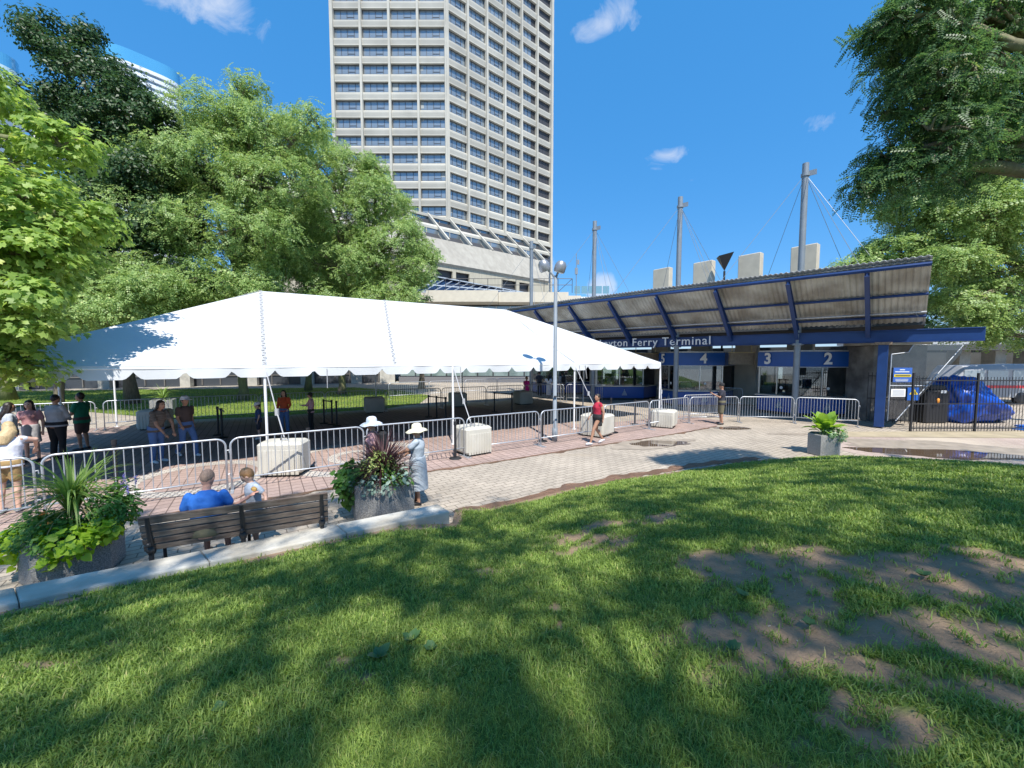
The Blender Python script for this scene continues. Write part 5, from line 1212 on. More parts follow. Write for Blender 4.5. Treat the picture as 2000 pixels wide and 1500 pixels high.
def ovate():
    v=np.array([[0,0,0],[.3,.26,.05],[.7,.2,.03],[1,0,-.06],[.7,-.2,.03],[.3,-.26,.05],[.5,0,0]],float); return v,np.array([[0,6,2,1],[6,3,2,2],[0,5,4,6],[6,4,3,3]])
def q4(t):  # avoid degenerate quads: turn triangles into thin quads
    v,f=t; v=list(map(list,v)); F=[]
    for q in f:
        if len(set(q))==3: 
            a,b,c,_=q; m=[(v[b][i]+v[c][i])/2 for i in range(3)]; v.append(m); F.append([a,b,len(v)-1,c])
        else: F.append(list(q))
    return np.array(v,float),np.array(F)
HT=q4(heart());OV=q4(ovate())
L_dra=leafmat('dracaena blades',(.10,.20,.03),(.30,.42,.11),.4); L_dead=leafmat('dry blades',(.36,.27,.12),(.50,.42,.2),.3)
L_lime=leafmat('lime leaves',(.26,.42,.03),(.42,.60,.06),.45); L_mint=leafmat('fresh green leaves',(.07,.19,.035),(.17,.32,.07),.4)
L_cole=leafmat('mid green leaves',(.055,.16,.03),(.13,.26,.05),.4); L_sil=leafmat('silver green leaves',(.14,.24,.19),(.42,.52,.42),.25); L_pur=leafmat('purple grass blades',(.035,.016,.022),(.10,.04,.04),.3)
L_varg=leafmat('variegated leaves',(.25,.36,.08),(.55,.60,.22),.35); L_hosta=leafmat('large light green leaves',(.17,.33,.04),(.34,.50,.09),.45); M_petal=mat('orange petals',(.8,.22,.02),.5); M_petal2=mat('violet petals',(.33,.25,.62),.5)
# left planter
c=(-5.66,5.02,.60)
plantobj('spiky_plant','tall spiky dracaena with arching striped leaves in the left planter','plant',*cat2(fan((c[0],c[1],c[2]+.05),46,.65,1.05,.045,62,88,(.1,.8),3),fan((c[0],c[1],c[2]+.36),90,.5,.95,.034,10,66,(.9,2.2),4)),L_dra,c)
plantobj('dry_leaves','dry straw coloured blades hanging under the dracaena','plant',*fan((c[0],c[1],c[2]+.22),26,.45,.75,.022,-20,35,(1.2,2.2),5),L_dead,c)
plantobj('sage_bush','bushy mint green plant at the right of the left planter','plant',*cat2(bush((c[0]+.36,c[1]+.08,c[2]-.02),(.30,.30,.46),1000,OV,.062,6),bush((c[0]+.42,c[1]+.22,c[2]+.05),(.22,.22,.50),350,OV,.07,7)),L_mint,c)
plantobj('lantana_bush','dark green flowering bush at the front of the left planter','plant',*bush((c[0]+.05,c[1]-.28,c[2]-.12),(.42,.32,.34),1200,OV,.05,8),L_cole,c)
plantobj('basil_bush','fresh green leafy bush at the left of the left planter','plant',*bush((c[0]-.26,c[1]-.10,c[2]-.10),(.32,.34,.32),900,OV,.085,18),L_mint,c)
plantobj('lime_vine','lime green sweet potato vine spilling over the left planter','plant',*cat2(bush((c[0]+.28,c[1]-.36,c[2]-.08),(.34,.18,.20),260,HT,.085,9,hemi=False),bush((c[0]+.48,c[1]-.05,c[2]-.02),(.16,.26,.16),150,HT,.08,10,hemi=False),bush((c[0]-.42,c[1]-.28,c[2]-.16),(.24,.2,.24),200,HT,.09,11,hemi=False),bush((c[0]+.2,c[1]-.50,c[2]-.22),(.08,.06,.16),22,HT,.10,12,hemi=False)),L_lime,c)
def flowers(name,label,pts,r,m,n=14):
    b=MB(); rr=random.Random(3)
    for p in pts:
        p=Vector(p)
        for i in range(n): b.ell(p+Vector((rr.gauss(0,r),rr.gauss(0,r),rr.gauss(0,r*.4))),(r*.45,r*.45,r*.3),6,4)
    o=b.build(name,m); tag(o,label,'flowers')
flowers('orange_flowers','small orange lantana flower heads in the left planter',[(c[0]-.02,c[1]-.30,c[2]+.27),(c[0]+.16,c[1]-.40,c[2]+.19),(c[0]-.12,c[1]-.2,c[2]+.24)],.018,M_petal)
def spikes():
    b=MB(); rr=random.Random(8)
    for x,y,z in ((.36,.30,.52),(.46,.22,.60),(.54,.3,.55),(.62,.1,.48),(.28,.36,.46)):
        p=Vector((c[0]+x,c[1]+y,c[2]+z)); b.tube([p-Z*.12,p],.003,4)
        for i in range(12): b.ell(p+Vector((rr.gauss(0,.008),rr.gauss(0,.008),-i*.009)),(.009,.009,.007),5,4)
    o=b.build('violet_flowers',M_petal2); tag(o,'slender violet salvia spikes above the mint green bush','flowers')
spikes()
# middle planter
c=(-2.28,6.88,.66)
plantobj('purple_grass','dark purple fountain grass arching from the middle planter','plant',*cat2(fan((c[0]+.02,c[1],c[2]),320,.55,1.05,.026,40,88,(.5,1.5),13),fan((c[0]+.02,c[1],c[2]+.05),150,.6,.95,.024,10,50,(.9,2.0),14)),L_pur,c)
plantobj('variegated_bush','yellow green variegated plant in the middle planter','plant',*bush((c[0]-.05,c[1]-.1,c[2]+.12),(.30,.28,.36),480,OV,.06,15),L_varg,c)
plantobj('lime_bush','bright green rounded plant on the left of the middle planter','plant',*bush((c[0]-.45,c[1]-.12,c[2]-.06),(.30,.36,.38),420,HT,.105,16,hemi=False),L_cole,c)
plantobj('silver_leaf_plant','silvery green leaves trailing over the front of the middle planter','plant',*cat2(bush((c[0]+.05,c[1]-.45,c[2]+.0),(.42,.12,.15),150,OV,.085,17,hemi=False),bush((c[0]+.40,c[1]-.2,c[2]+.08),(.16,.2,.14),60,OV,.09,19,hemi=False)),L_sil,c)
plantobj('dark_bush','dark green filler leaves in the middle planter','plant',*bush((c[0]+.12,c[1]-.05,c[2]-.05),(.42,.42,.30),700,OV,.075,20),L_cole,c)
# right planter
c=(8.92,11.25,.60)
def bigleaves(c,n,seed):
    r_=np.random.default_rng(seed); VS=[];FS=[];o=0
    for i in range(n):
        az=r_.uniform(0,6.28); el=r_.uniform(.75,1.5) if i>6 else 1.45; L=r_.uniform(.30,.46)*(1+.25*(el>1.2)); d=np.array([math.cos(az),math.sin(az),0]); sd=np.array([-d[1],d[0],0]); p=np.array(c)+d*.05; a=el; seg=8
        for k in range(seg+1):
            f=k/seg; W=L*.21*math.sin(min(1,max(0,(f-.22)/.78))*math.pi)**.7+.008; up=np.array([0,0,1])*.25*W
            VS+=[p-sd*W+up,p,p+sd*W+up]; p=p+(d*math.cos(a)+np.array([0,0,1])*math.sin(a))*L/seg*1.25; a-=1.3/seg*(1.6-el*.7)
        FS+=[(o+3*k+j,o+3*k+j+1,o+3*k+j+4,o+3*k+j+3) for k in range(seg) for j in (0,1)]; o+=3*(seg+1)
    return np.array(VS),np.array(FS)
plantobj('broad_leaf_plant','large light green broad leaves rising from the plaza planter','plant',*bigleaves(c,46,5),L_hosta,c)
plantobj('ivy_plant','small variegated leaves trailing over the rim of the plaza planter','plant',*cat2(bush((c[0]+.12,c[1]-.22,c[2]+.02),(.33,.26,.22),700,OV,.06,23,hemi=False)),leafmat('pale variegated ivy',(.10,.24,.06),(.50,.62,.40),.35),c)
# dark plant in the shade behind the tent
plantobj('spiky_plant','spiky plant in the sun just beyond the back fence at left','plant',*fan((-16.9,19.2,.75),50,.6,1.0,.04,15,85,(.3,1.6),33),L_dra,c)
tg=planter('dark square planter beyond the back fence',(-16.9,19.2),.6,.75,4,R(30),1.0)
# weeds on the lawn
GW='broad leaved weeds in the lawn'
for i,((x,y),s,l) in enumerate((((-.88,2.52),.085,'large broad leaved weed, the front one left of the lawn centre'),((-.72,2.72),.075,'broad leaved weed just behind the largest one'),((1.35,2.33),.06,'small weed at the left border of the bare soil'),((-1.6,2.06),.05,'weed in the left part of the lawn'),((3.13,2.94),.06,'weed standing in the bare soil at the right'),((1.95,2.51),.06,'weed in the middle of the bare soil'),((-.55,2.6),.06,'weed right of the two largest ones'),((1.78,2.95),.06,'weed at the top of the green island in the soil'))):
    z=float(HH(np.array([x]),np.array([y]))[0]); r_=np.random.default_rng(i+50); n=9; VS,FS=[],[]
    pos=np.repeat([[x,y,z+.01]],n,0); yaw=np.linspace(0,6.28,n,endpoint=False)+r_.uniform(-.3,.3,n)
    nr=np.stack([-np.cos(yaw)*.75,-np.sin(yaw)*.75,np.ones(n)],1); nr/=np.linalg.norm(nr,axis=1)[:,None]
    xx=np.stack([np.cos(yaw)*.8,np.sin(yaw)*.8,np.full(n,.6)],1); xx/=np.linalg.norm(xx,axis=1)[:,None]; yy=np.cross(nr,xx); rot=np.stack([xx,yy,np.cross(xx,yy)],2)
    Vv,F=stamp(OV[0]*np.array([1,1.5,1]),OV[1],pos,rot,s*r_.uniform(.7,1.2,n)); plantobj('weed',l,'weed',Vv,F,leafmat('weed leaves',(.05,.13,.04),(.12,.22,.08),.3),None,GW)
# ================================================ PEOPLE
def voxel(mb,name,mats,parent,vox=.012,smooth=4,uselocal=True):
    me=mb.mesh(name,mats); o=bpy.data.objects.new(name,me); COL.objects.link(o)
    r=o.modifiers.new('r','REMESH'); r.mode='VOXEL'; r.voxel_size=vox
    s=o.modifiers.new('s','SMOOTH'); s.factor=.5; s.iterations=smooth
    dg=bpy.context.evaluated_depsgraph_get(); dg.update(); m2=bpy.data.meshes.new_from_object(o.evaluated_get(dg)); bpy.data.objects.remove(o); bpy.data.meshes.remove(me)
    m2.name=name; m2.materials.clear(); m2.materials.append(mats); m2.polygons.foreach_set('use_smooth',[True]*len(m2.polygons))
    if name in('shirt','trousers','shorts','skirt','dress_skirt','hair'):
        am,fq=(.006,11) if name!='hair' else (.005,38)
        nrm=[v.normal.copy() for v in m2.vertices]
        for v,nn in zip(m2.vertices,nrm):
            c_=v.co; q=mnoise.noise(Vector((c_.x*fq+c_.z*4,c_.y*fq,c_.z*fq*(.7 if name!='hair' else .35)+len(parent.name))))+.5*mnoise.noise(c_*fq*2.3); v.co=c_+nn*(am*q)
    return link(name,m2,parent)
def skinmat(n,c): return mat('skin '+n,c,.55,var=.08,vscale=14,spec=.35)
SK_L=skinmat('light',(.62,.38,.28)); SK_T=skinmat('tan',(.42,.23,.15)); SK_D=skinmat('brown',(.26,.14,.09)); SK_R=skinmat('ruddy',(.56,.29,.21))
H_dark=mat('dark hair',(.02,.014,.011),.5,var=.4,vscale=30,stretch=(6,6,1)); H_bl=mat('blond hair',(.50,.36,.19),.55,var=.35,vscale=30,stretch=(6,6,1)); H_ginger=mat('light brown hair',(.33,.17,.07),.5,var=.3,vscale=30); H_grey=mat('cropped grey-brown hair',(.24,.16,.12),.7,var=.3,vscale=60)
def cloth(n,c,**k): return mat(n,c,.85,var=k.pop('var',.12),vscale=k.pop('vscale',10),bump=.35,bscale=9,**k)
EYE=mat('eye',(.03,.02,.02),.2); LIP=mat('lips',(.42,.14,.12),.5)
def person(label,loc,ang,H,pose=None,skin=SK_L,top=None,bottom=None,shoes=None,hair=None,hat=None,head=(0,0),k=1.0,fat=1.0,vox=.014,extra=None,group=None,lean=0,toph=0,fingers=True):
    """pose: joint overrides in metres for a 1.72 m figure; x forward, y left, z up. ang: heading in degrees, 0 = +X"""
    t=thing('person',label,'person',loc,group,R(ang),local=True); S=H/1.72
    J=dict(pel=(0,0,.95),waist=(.005,0,1.08),chest=(.0,0,1.28),neck=(-.015,0,1.46),head=(.015,0,1.61),
      shL=(-.01,.175,1.405),elL=(-.035,.235,1.13),wrL=(.04,.25,.89),hdL=(.06,.245,.80),shR=(-.01,-.175,1.405),elR=(-.035,-.235,1.13),wrR=(.04,-.25,.89),hdR=(.06,-.245,.80),
      hiL=(0,.09,.92),knL=(.02,.10,.50),anL=(-.02,.11,.085),toL=(.15,.13,.035),hiR=(0,-.09,.92),knR=(.02,-.10,.50),anR=(-.02,-.11,.085),toR=(.15,-.13,.035))
    if pose: J.update(pose)
    J={a:Vector(b) for a,b in J.items()}
    if lean:   # bend forward about the hips
        c=J['pel']; M=Matrix.Rotation(lean,4,'Y')
        for a in ('waist','chest','neck','head','shL','shR','elL','elR','wrL','wrR','hdL','hdR'): J[a]=c+M@(J[a]-c)
    J={a:b*S for a,b in J.items()}
    up=(J['neck']-J['pel']).normalized()
    hy,hp=head; HM=(Matrix.Rotation(hy,3,'Z')@Matrix.Rotation(hp,3,'Y'))
    HS=S*(1.32 if H<1.3 else 1.04)
    def ring(c,ax,rx,ry,n=18,sd=None):
        sd=sd or Vector((0,1,0)); fw=sd.cross(ax).normalized(); sd=ax.cross(fw).normalized()
        return [c+fw*(rx*math.cos(2*math.pi*i/n))+sd*(ry*math.sin(2*math.pi*i/n)) for i in range(n)]
    sd=(J['shL']-J['shR']).normalized(); sp=(J['hiL']-J['hiR']).normalized()
    def torso(mb,g,low=0,hem=None,neck=True):
        P,W,C,Nk=J['pel'],J['waist'],J['chest'],J['neck']
        ax0=(W-P).normalized(); ax1=(C-W).normalized(); ax2=(Nk-C).normalized()
        f=fat*S
        rs=[]
        if hem is not None: rs.append(ring(P-Z*hem*S,Z,(.125*f+g),(.175*f+g),sd=sp))
        else: rs.append(ring(P-ax0*.10*S,ax0,.085*f+g,.13*f+g,sd=sp))
        rs.append(ring(P,ax0,.118*f+g,.168*f+g,sd=sp)); rs.append(ring(W,ax0,.105*f+g,.142*f+g,sd=sp))
        rs.append(ring(W.lerp(C,.55),ax1,.112*f+g,.150*f+g,sd=sd)); rs.append(ring(C,ax1,.118*f+g,.165*f+g,sd=sd))
        rs.append(ring(C.lerp(Nk,.5),ax2,.102*f+g,.160*S+g,sd=sd)); rs.append(ring(C.lerp(Nk,.78),ax2,.080*S+g,.125*S+g,sd=sd)); rs.append(ring(Nk+ax2*.005*S,ax2,.055*S+g,.060*S+g,sd=sd))
        mb.loft(rs)
    def limb(mb,pts,rs,g=0):
        mb.tube([J[p] if isinstance(p,str) else p for p in pts],[r*S+g for r in rs],12)
        for p,r in zip(pts,rs):
            q=J[p] if isinstance(p,str) else p; mb.ell(q,(r*S+g,)*3,10,6)
    B=MB(); torso(B,-.004)
    B.tube([J['neck']-up*.04*S,J['head']],[.052*S,.048*S],12)
    hc=J['head']+HM@Vector((.005,0,.01))*HS
    B.ell(hc,(.092*HS,.074*HS,.112*HS),18,12,M=HM); B.ell(hc+HM@Vector((.035,0,-.062))*HS,(.052*HS,.052*HS,.052*HS),12,8,M=HM)
    B.ell(hc+HM@Vector((.096,0,-.018))*HS,(.018*HS,.013*HS,.026*HS),8,6,M=HM)
    for s in (-1,1): B.ell(hc+HM@Vector((-.005,s*.076,-.012))*HS,(.020*HS,.010*HS,.030*HS),8,6,M=HM)
    for s in 'LR':
        aw=1 if fat<1.15 else 1.15
        limb(B,['sh'+s,'el'+s,'wr'+s],[.050*aw,.040*aw,.026])
        h=J['hd'+s]; w=J['wr'+s]; d=(h-w).normalized(); q=Z.cross(d); q=(q.normalized() if q.length>.2 else Vector((1,0,0))); nn=d.cross(q)
        side=1 if s=='L' else -1
        B.tube([w,w.lerp(h,.55),h],[.026*S,.034*S,.036*S],10,flat=.62)
        if fingers:
            for i,(o,l) in enumerate(((-.027,.062),(-.009,.074),(.009,.070),(.026,.055))):
                a=h+q*(o*S); B.tube([a-d*.01*S,a+d*(l*.5*S)-nn*(.008*S),a+d*(l*.85*S)-nn*(.030*S)],[.0095*S,.009*S,.0075*S],8)
            B.tube([w.lerp(h,.35)-q*(.022*S),w.lerp(h,.75)-q*(.050*S)-nn*.01*S,h-q*(.052*S)+d*.012*S-nn*.02*S],[.012*S,.011*S,.009*S],8)
        lw=fat**.5
        limb(B,['hi'+s,'kn'+s,'an'+s],[.080*lw,.055,.036]); kn=J['kn'+s];an=J['an'+s]
        B.ell(kn.lerp(an,.28)+(-(J['to'+s]-an).normalized()*.018*S),(.052*S,.048*S,.09*S),10,8)
        B.tube([an-(J['to'+s]-an).normalized()*.03*S-Z*.02*S,an.lerp(J['to'+s],.5),J['to'+s]],[.036*S,.036*S,.028*S],10,flat=.8)
    body=voxel(B,'body',skin,t,vox if fingers is not True or H<0 else min(vox,.0085 if vox<.012 else .012))
    F=MB()
    for s in (-1,1): F.ell(hc+HM@Vector((.083,s*.030,.012))*HS,(.008*HS,.014*HS,.007*HS),8,6,M=HM)
    F.build('eyes',EYE,t,smooth=True)
    F=MB(); F.ell(hc+HM@Vector((.083,0,-.060))*HS,(.008*HS,.024*HS,.007*HS),8,6,M=HM); F.build('mouth',LIP,t,smooth=True)
    if top:
        kind,m,slv=top[:3]; T=MB()
        hem=top[3] if len(top)>3 else .10
        torso(T,.014,hem=hem)
        aw_=1 if fat<1.15 else 1.15
        for s in 'LR':
            if slv=='long': limb(T,['sh'+s,'el'+s,'wr'+s],[.056,.047,.033],.006)
            elif slv=='short': e=J['sh'+s].lerp(J['el'+s],.62); limb(T,['sh'+s,e],[.052*aw_,.056*aw_],.007)
            elif slv=='cap': e=J['sh'+s].lerp(J['el'+s],.25); limb(T,['sh'+s,e],[.056,.054],.004)
        if kind=='bust':
            for s in (-1,1): T.ell(J['chest']+Vector((.085,s*.075,.01))*S,(.07*S,.075*S,.07*S),12,8)
        if kind=='belly': T.ell(J['waist']+Vector((.06,0,.02))*S,(.11*S,.14*S,.13*S),12,8)
        voxel(T,'shirt',m,t,.012 if vox<.012 else .016)
    if bottom:
        kind,m=bottom[:2]; T=MB(); g=.018
        P=J['pel']
        if kind in('shorts','trousers'):
            T.loft([ring(P-Z*.06*S,Z,.105*fat*S+g,.158*fat*S+g,sd=sp),ring(P+Z*.0,Z,.122*fat*S+g,.17*fat*S+g,sd=sp),ring(P+Z*.08*S,Z,.110*fat*S+g,.152*fat*S+g,sd=sp)])
            for s in 'LR':
                hi,kn,an=J['hi'+s],J['kn'+s],J['an'+s]
                if kind=='shorts': e=hi.lerp(kn,bottom[2] if len(bottom)>2 else .85); limb(T,[hi-Z*0,e],[.088*fat,.080],.012)
                else: limb(T,[hi,kn,an+Z*.0],[.088*fat,.062,.050],.012)
        else:      # skirt or dress: L = length of the hem below the pelvis
            L=bottom[2]; w=bottom[3] if len(bottom)>3 else .17
            T.loft([ring(P-Z*L*S,Z,w*S,w*1.05*S,24,sd=sp),ring(P-Z*L*.45*S,Z,(w*.93)*S,w*1.0*S,24,sd=sp),ring(P,Z,.135*fat*S+g,.17*fat*S+g,24,sd=sp),ring(P+Z*.12*S,Z,.115*fat*S+g,.15*fat*S+g,24,sd=sp)])
        voxel(T,{'shorts':'shorts','trousers':'trousers','skirt':'skirt','dress':'dress_skirt'}[kind],m,t,.013 if vox<.012 else .017)
    if shoes:
        for s in 'LR':
            an,to=J['an'+s],J['to'+s]; d=(to-an); d.z=0; d.normalize(); T=MB(); h0=min(an.z,to.z+.05*S)
            T.tube([an-d*.055*S-Z*.035*S,an+d*.02*S-Z*.03*S,an.lerp(to,.6)-Z*.005,to+d*.03*S-Z*.002],[.040*S,.047*S,.046*S,.032*S],12,flat=.85); T.build('shoe',shoes,t,smooth=True)
    if hair:
        kind,m=hair; T=MB()
        def hp_(x,y,z): return hc+HM@Vector((x,y,z))*HS
        if kind=='crop': T.ell(hp_(-.012,0,.018),(.092*HS,.079*HS,.106*HS),18,12,M=HM)
        else: T.ell(hp_(-.018,0,.022),(.098*HS,.086*HS,.112*HS),18,12,M=HM)
        if kind=='long':
            T.tube([hp_(-.05,0,.02),hp_(-.085,0,-.08),J['neck']+Vector((-.10,0,-.03))*HS,J['chest']+Vector((-.13,0,.0))*HS],[.075*HS,.085*HS,.085*HS,.04*HS],12,flat=.6)
            for s in (-1,1): T.tube([hp_(-.01,s*.07,.03),hp_(-.02,s*.082,-.06),J['neck']+Vector((-.02,s*.085,.0))*HS],[.03*HS,.032*HS,.02*HS],8)
        if kind=='bun': T.ell(hp_(-.10,0,.05),(.04*HS,.045*HS,.045*HS))
        if kind=='wavy':
            T.tube([hp_(-.03,0,.03),hp_(-.09,0,-.06),J['neck']+Vector((-.11,0,.0))*HS,J['chest']+Vector((-.15,0,.05))*HS],[.085*HS,.10*HS,.115*HS,.06*HS],14,flat=.7)
        if kind=='crop':    # keep the hairline high on the forehead and above the ears
            pass
        ho=voxel(T,'hair',m,t,.010 if vox<.012 else .014,2)
        # shave the face side back
        me=ho.data; inv=HM.inverted()
        for v in me.vertices:
            l=inv@(v.co-hc)/HS
            if l.x>.035 and l.z<.055 and l.z>-.2: v.co=hc+HM@(Vector((.035 if l.z<.03 else l.x*.8,l.y*.9,l.z)))*HS
            elif kind=='crop' and l.z<-.02 and l.x>-.06: v.co=hc+HM@(l*.82)*HS
            elif kind=='crop' and l.z<-.06: v.co=hc+HM@(l*.8)*HS
    if hat:
        kind,m=hat; T=MB(); ax=HM@Z; c=hc+HM@Vector((-.012,0,.035))*HS
        if kind=='sun':
            n=28; R0=[]; a=HM@Vector((1,0,0)); b=HM@Vector((0,1,0))
            for r,h,fr in ((.205,-.055,.03),(.15,-.015,.01),(.098,.005,0),(.100,.04,0),(.085,.09,0),(.045,.112,0),(.005,.116,0)):
                R0.append([c+a*((r+fr*(.8 if math.cos(2*math.pi*i/n)>0 else 0)*math.cos(2*math.pi*i/n))*math.cos(2*math.pi*i/n)*HS*1.05)+b*(r*math.sin(2*math.pi*i/n)*HS)+ax*((h+fr*.35*math.sin(i*1.3))*HS) for i in range(n)])
            T.loft(R0,caps=False); o=T.build('sun_hat',m,t,smooth=True); so=o.modifiers.new('s','SOLIDIFY'); so.thickness=.004
        else:
            T.lathe(c+ax*-.0,[(.100*HS,-.01),(.101*HS,.03*HS),(.085*HS,.075*HS),(.04*HS,.10*HS),(0,.105*HS)],20,ax=ax); v=HM@Vector((1,0,-.15))
            T.box(c+HM@Vector((.14,0,.0))*HS,(.11*HS,.14*HS,.008),ax=v.normalized(),ay=HM@Vector((0,1,0))); T.build('cap',m,t,smooth=False)
    if extra: extra(t,J,S,HM,hc)
    return t
def walk(f): return dict(hiL=(0,.09,.92),knL=(.20,.09,.53),anL=(.30*f,.09,.10),toL=(.45*f,.10,.06),knR=(-.02,-.09,.50),anR=(-.26,-.09,.16),toR=(-.13,-.10,.05),elL=(-.10,.22,1.14),wrL=(-.08,.24,.90),hdL=(-.06,.24,.82),elR=(.03,-.22,1.14),wrR=(.18,-.22,.95),hdR=(.23,-.21,.88))
C_blue=cloth('royal blue cotton',(.02,.13,.46)); C_grey=cloth('heather grey jersey',(.46,.50,.56)); C_dress=cloth('blue grey linen',(.42,.47,.52)); C_red=cloth('crimson jersey',(.42,.02,.05)); C_black=cloth('black cloth',(.02,.02,.022)); C_navy=cloth('dark navy jersey',(.035,.035,.05)); C_olive=cloth('olive cotton',(.14,.125,.075)); C_white=cloth('white cotton',(.72,.71,.76)); C_khaki=cloth('khaki twill',(.37,.24,.10)); C_gshirt=cloth('grey shirt',(.42,.41,.42)); C_green=cloth('deep green jersey',(.01,.17,.09)); C_brownp=cloth('brown cloth',(.09,.06,.05)); C_pinkg=cloth('dusty pink cloth',(.50,.25,.26)); C_jean=cloth('blue denim',(.09,.17,.36)); C_floral=cloth('floral print',(.52,.30,.28),col2=(.16,.10,.14),cscale=26,cthr=(.46,.52)); C_striped=cloth('brown striped cloth',(.20,.16,.13),col2=(.09,.07,.06),cscale=18,stretch=(.2,.2,4)); C_orange=cloth('orange red jersey',(.55,.09,.03)); C_plaid=cloth('pink plaid',(.62,.27,.31),col2=(.72,.48,.48),cscale=22,stretch=(.3,.3,3)); C_mag=cloth('magenta cloth',(.75,.02,.32)); C_hatw=cloth('pale sun hat cloth',(.72,.76,.82)); C_hatc=cloth('cream sun hat cloth',(.74,.68,.50)); Sh_w=mat('white trainers',(.7,.7,.72),.5); Sh_b=mat('black shoes',(.03,.03,.035),.5)
# man on the bench
def sandwich(t,J,S,HM,hc):
    m=MB(); c=J['hdR']+Vector((.05,.01,.04)); m.cbox(tuple(c),(.10,.06,.055),.015,rot=.4); m.build('sandwich',mat('golden pastry',(.62,.36,.10),.7,var=.3,vscale=20),t)
SIT=dict(pel=(0,0,.56),waist=(.02,0,.70),chest=(.05,0,.92),neck=(.09,0,1.09),head=(.15,0,1.235),shL=(.07,.20,1.03),shR=(.07,-.20,1.03),elL=(.10,.28,.78),wrL=(.30,.18,.68),hdL=(.38,.14,.68),elR=(.12,-.28,.80),wrR=(.20,-.47,.90),hdR=(.20,-.54,.95),
 hiL=(.02,.09,.54),knL=(.45,.12,.56),anL=(.46,.13,.09),toL=(.62,.14,.04),hiR=(.02,-.09,.54),knR=(.45,-.12,.56),anR=(.46,-.13,.09),toR=(.62,-.14,.04))
person('man in a blue shirt sitting on the bench, seen from behind',(-3.96,5.02,0),112,1.62,SIT,SK_R,('t',C_blue,'short',-.02),('shorts',C_olive,.8),Sh_b,('crop',H_grey),head=(-.25,.30),fat=1.14,vox=.011,extra=sandwich)
def toy(t,J,S,HM,hc):
    h=J['hdL']; m=MB(); m.tube([h+Vector((.02,.0,.10)),h+Vector((0,.06,.05)),h,h+Vector((.02,-.02,-.10)),h+Vector((.05,-.02,-.16))],.011,8); m.build('umbrella_handle',M_black,t)
person('small boy in a grey shirt standing at the bench with his arm held out',(-3.72,5.62,0),222,1.15,dict(elL=(-.16,.33,1.22),wrL=(-.12,.60,1.04),hdL=(-.10,.70,.98),elR=(.10,-.22,1.20),wrR=(.26,-.12,1.15),hdR=(.33,-.08,1.15),neck=(.03,0,1.46),head=(.09,-.03,1.60),chest=(.02,0,1.29)),SK_L,('t',C_grey,'short',.18),('shorts',C_navy,.9),Sh_b,('short',H_ginger),head=(-.35,.65),fat=1.12,vox=.010,extra=toy,k=1)
def pack(t,J,S,HM,hc):
    m=MB(); c=J['chest']+Vector((-.20,0,-.03))*S; m.cbox(tuple(c),(.16*S,.30*S,.42*S),.05); m.build('backpack',C_black,t)
    m=MB()
    for s in (-1,1): m.tube([J['chest']+Vector((-.12,s*.10,.10))*S,J['neck']+Vector((-.02,s*.11,-.01))*S,J['chest']+Vector((.13,s*.10,.04))*S,J['waist']+Vector((.05,s*.15,.05))*S],.018,6,flat=1.6); 
    m.build('strap',C_black,t)
person('woman in a pale blue sun hat and floral top with a backpack, behind the planter',(-2.70,7.62,0),195,1.58,dict(elR=(.02,-.22,1.14),wrR=(.12,-.20,.93)),SK_T,('bust',C_floral,'short',.14),('trousers',C_brownp),Sh_b,('short',H_dark),('sun',C_hatw),head=(.15,.05),fat=1.08,vox=.011,extra=pack)
person('woman in a cream sun hat and grey dress reaching towards the planter',(-1.76,7.33,0),183,1.50,dict(shL=(.0,.17,1.40),elL=(.17,.22,1.24),wrL=(.38,.16,1.15),hdL=(.47,.13,1.12),elR=(.12,-.20,1.15),wrR=(.30,-.14,1.05),hdR=(.38,-.10,1.02),knL=(.02,.06,.50),anL=(-.02,.06,.085),toL=(.14,.07,.035),anR=(.06,-.08,.085),toR=(.21,-.09,.035)),SK_T,('bust',C_dress,'short',.15),('dress',C_dress,.60,.215),Sh_b,('short',H_dark),('sun',C_hatc),head=(.1,.10),fat=1.15,vox=.011)
person('woman in a crimson top and black skirt walking past the lamp post',(2.72,12.55,0),196,1.60,walk(1.0),SK_T,('bust',C_red,'cap',.02),('skirt',C_black,.30,.155),Sh_w,('bun',H_dark),head=(.25,0),fat=1.15,vox=.012)
def phone(t,J,S,HM,hc):
    m=MB(); c=(J['hdL']+J['hdR'])/2+Vector((.04,0,.06)); m.box(c,(.012,.075,.15)); m.build('phone',M_black,t)
person('man in a dark shirt and olive shorts photographing with his phone',(8.68,16.4,0),165,1.70,dict(elL=(.12,.22,1.16),wrL=(.34,.10,1.28),hdL=(.40,.06,1.33),elR=(.12,-.22,1.16),wrR=(.34,-.10,1.28),hdR=(.40,-.05,1.33)),SK_T,('t',C_navy,'short',.12),('shorts',C_olive,.95),Sh_b,('crop',H_dark),('cap',C_black),head=(0,.1),fat=1.12,vox=.013,extra=phone)
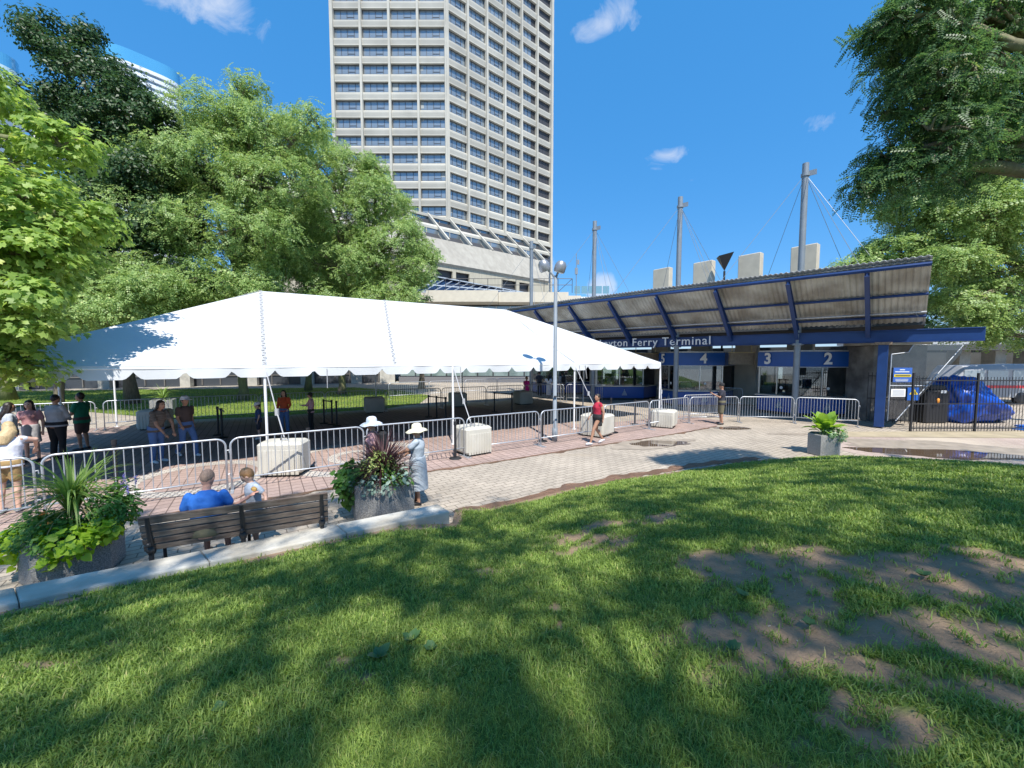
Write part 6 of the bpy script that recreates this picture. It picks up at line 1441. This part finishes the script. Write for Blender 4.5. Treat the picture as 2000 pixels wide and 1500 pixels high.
# left edge group
person('woman in a white top and tan shorts, seen from behind',(-8.95,6.95,0),120,1.60,dict(elR=(.12,-.32,1.38),wrR=(.34,-.25,1.25),hdR=(.40,-.20,1.16),elL=(.1,.25,1.2),wrL=(.3,.2,1.2),hdL=(.38,.18,1.2)),SK_L,('t',C_white,'cap',.06),('shorts',C_khaki,.62),Sh_w,('wavy',H_bl),head=(.5,.2),fat=1.2,vox=.012,lean=.18)
person('broad man in a grey shirt and black trousers standing with his back to us',(-12.35,10.7,0),95,1.75,dict(elL=(.05,.25,1.15),wrL=(.2,.15,1.05),hdL=(.28,.1,1.05),elR=(.05,-.25,1.15),wrR=(.2,-.15,1.05),hdR=(.28,-.1,1.05)),SK_T,('t',C_gshirt,'long',.06),('trousers',C_black),Sh_b,('crop',H_dark),fat=1.35,vox=.014)
person('woman in a green shirt with folded arms beside the man in grey',(-12.85,11.8,0),185,1.70,dict(elL=(.08,.22,1.12),wrL=(.2,.02,1.12),hdL=(.2,-.06,1.14),elR=(.08,-.22,1.12),wrR=(.2,-.02,1.1),hdR=(.2,.06,1.1)),SK_T,('bust',C_green,'short',.12),('shorts',C_brownp,.8),Sh_b,('short',H_dark),head=(.2,0),fat=1.2,vox=.014)
person('person with long dark hair in a grey top near the left edge',(-12.6,9.9,0),60,1.62,None,SK_T,('t',C_grey,'short',.1),('trousers',C_brownp),Sh_b,('long',H_dark),fat=1.1,vox=.014)
person('woman in a dusty pink blouse beside the man in grey',(-12.75,10.45,0),-60,1.62,dict(elR=(.1,-.22,1.16),wrR=(.26,-.1,1.1),hdR=(.34,-.06,1.1)),SK_L,('bust',C_pinkg,'short',.1),('skirt',C_gshirt,.4,.18),Sh_b,('long',H_dark),vox=.014)
person('person in a pale teal top cut by the left edge',(-13.4,10.2,0),100,1.68,None,SK_L,('t',cloth('pale teal cotton',(.30,.42,.42)),'short',.1),('trousers',C_jean),Sh_w,('short',H_dark),vox=.014)
# under the tent
person('person with dark hair in a striped shirt and jeans leaning over in the shade',(-9.35,10.35,0),-10,1.66,dict(elL=(.25,.2,1.15),wrL=(.42,.14,.98),hdL=(.5,.12,.92),elR=(.25,-.2,1.15),wrR=(.45,-.14,.98),hdR=(.55,-.12,.93)),SK_T,('t',C_striped,'short',.1),('trousers',C_jean),Sh_w,('long',H_dark),fat=1.1,vox=.014,lean=.30)
person('person in a white cap and jeans behind the one in stripes',(-9.05,10.95,0),-20,1.68,walk(.8),SK_T,('t',C_brownp,'short',.1),('trousers',C_jean),Sh_w,('short',H_dark),('cap',C_white),vox=.014)
person('child in a white cap and dark blue shirt in the shade beside the tent pole',(-8.6,13.4,0),-150,1.22,None,SK_L,('t',cloth('dark blue cotton',(.04,.08,.20)),'short',.12),('shorts',C_navy,.9),Sh_w,('short',H_dark),('cap',C_white),head=(0,.3),vox=.014)
person('woman with long dark hair in an orange red top and jeans under the tent',(-8.35,14.5,0),-80,1.56,dict(elL=(.05,.25,1.15),wrL=(.15,.2,1.0),hdL=(.2,.18,.95)),SK_L,('bust',C_orange,'long',.06),('trousers',C_jean),Sh_b,('long',H_dark),vox=.014)
person('person in a pink plaid shirt and black trousers under the tent',(-7.55,14.85,0),190,1.44,dict(elL=(.1,.22,1.2),wrL=(.3,.2,1.2),hdL=(.37,.2,1.22)),SK_L,('t',C_plaid,'long',.1),('trousers',C_black),Sh_b,('short',H_dark),('cap',C_black),vox=.014)
person('woman in a magenta dress standing at the half shaded block',(.90,24.5,0),-60,1.60,dict(elR=(.1,-.25,1.2),wrR=(.1,-.2,1.35)),SK_L,('t',C_mag,'short',.1),('dress',C_mag,.5,.18),Sh_w,('short',H_ginger),vox=.018,fingers=False)
person('man in dark clothes at the farthest ticket booth',(2.0,28.9,0),80,1.78,None,SK_T,('t',C_navy,'short',.1),('trousers',C_black),Sh_b,('crop',H_dark),vox=.018,fingers=False)
person('woman in a white dress at the farthest ticket booth',(2.55,27.6,0),80,1.58,dict(elL=(.1,.25,1.2),wrL=(.25,.15,1.3),hdL=(.3,.12,1.36)),SK_T,('t',C_white,'short',.1),('dress',C_white,.75,.19),Sh_w,('long',H_dark),vox=.018,fingers=False)
person('man in a pale shirt and dark trousers at the farthest ticket booth',(3.55,27.9,0),100,1.76,None,SK_T,('t',C_gshirt,'long',.1),('trousers',C_brownp),Sh_b,('short',H_dark),vox=.018,fingers=False,extra=pack)
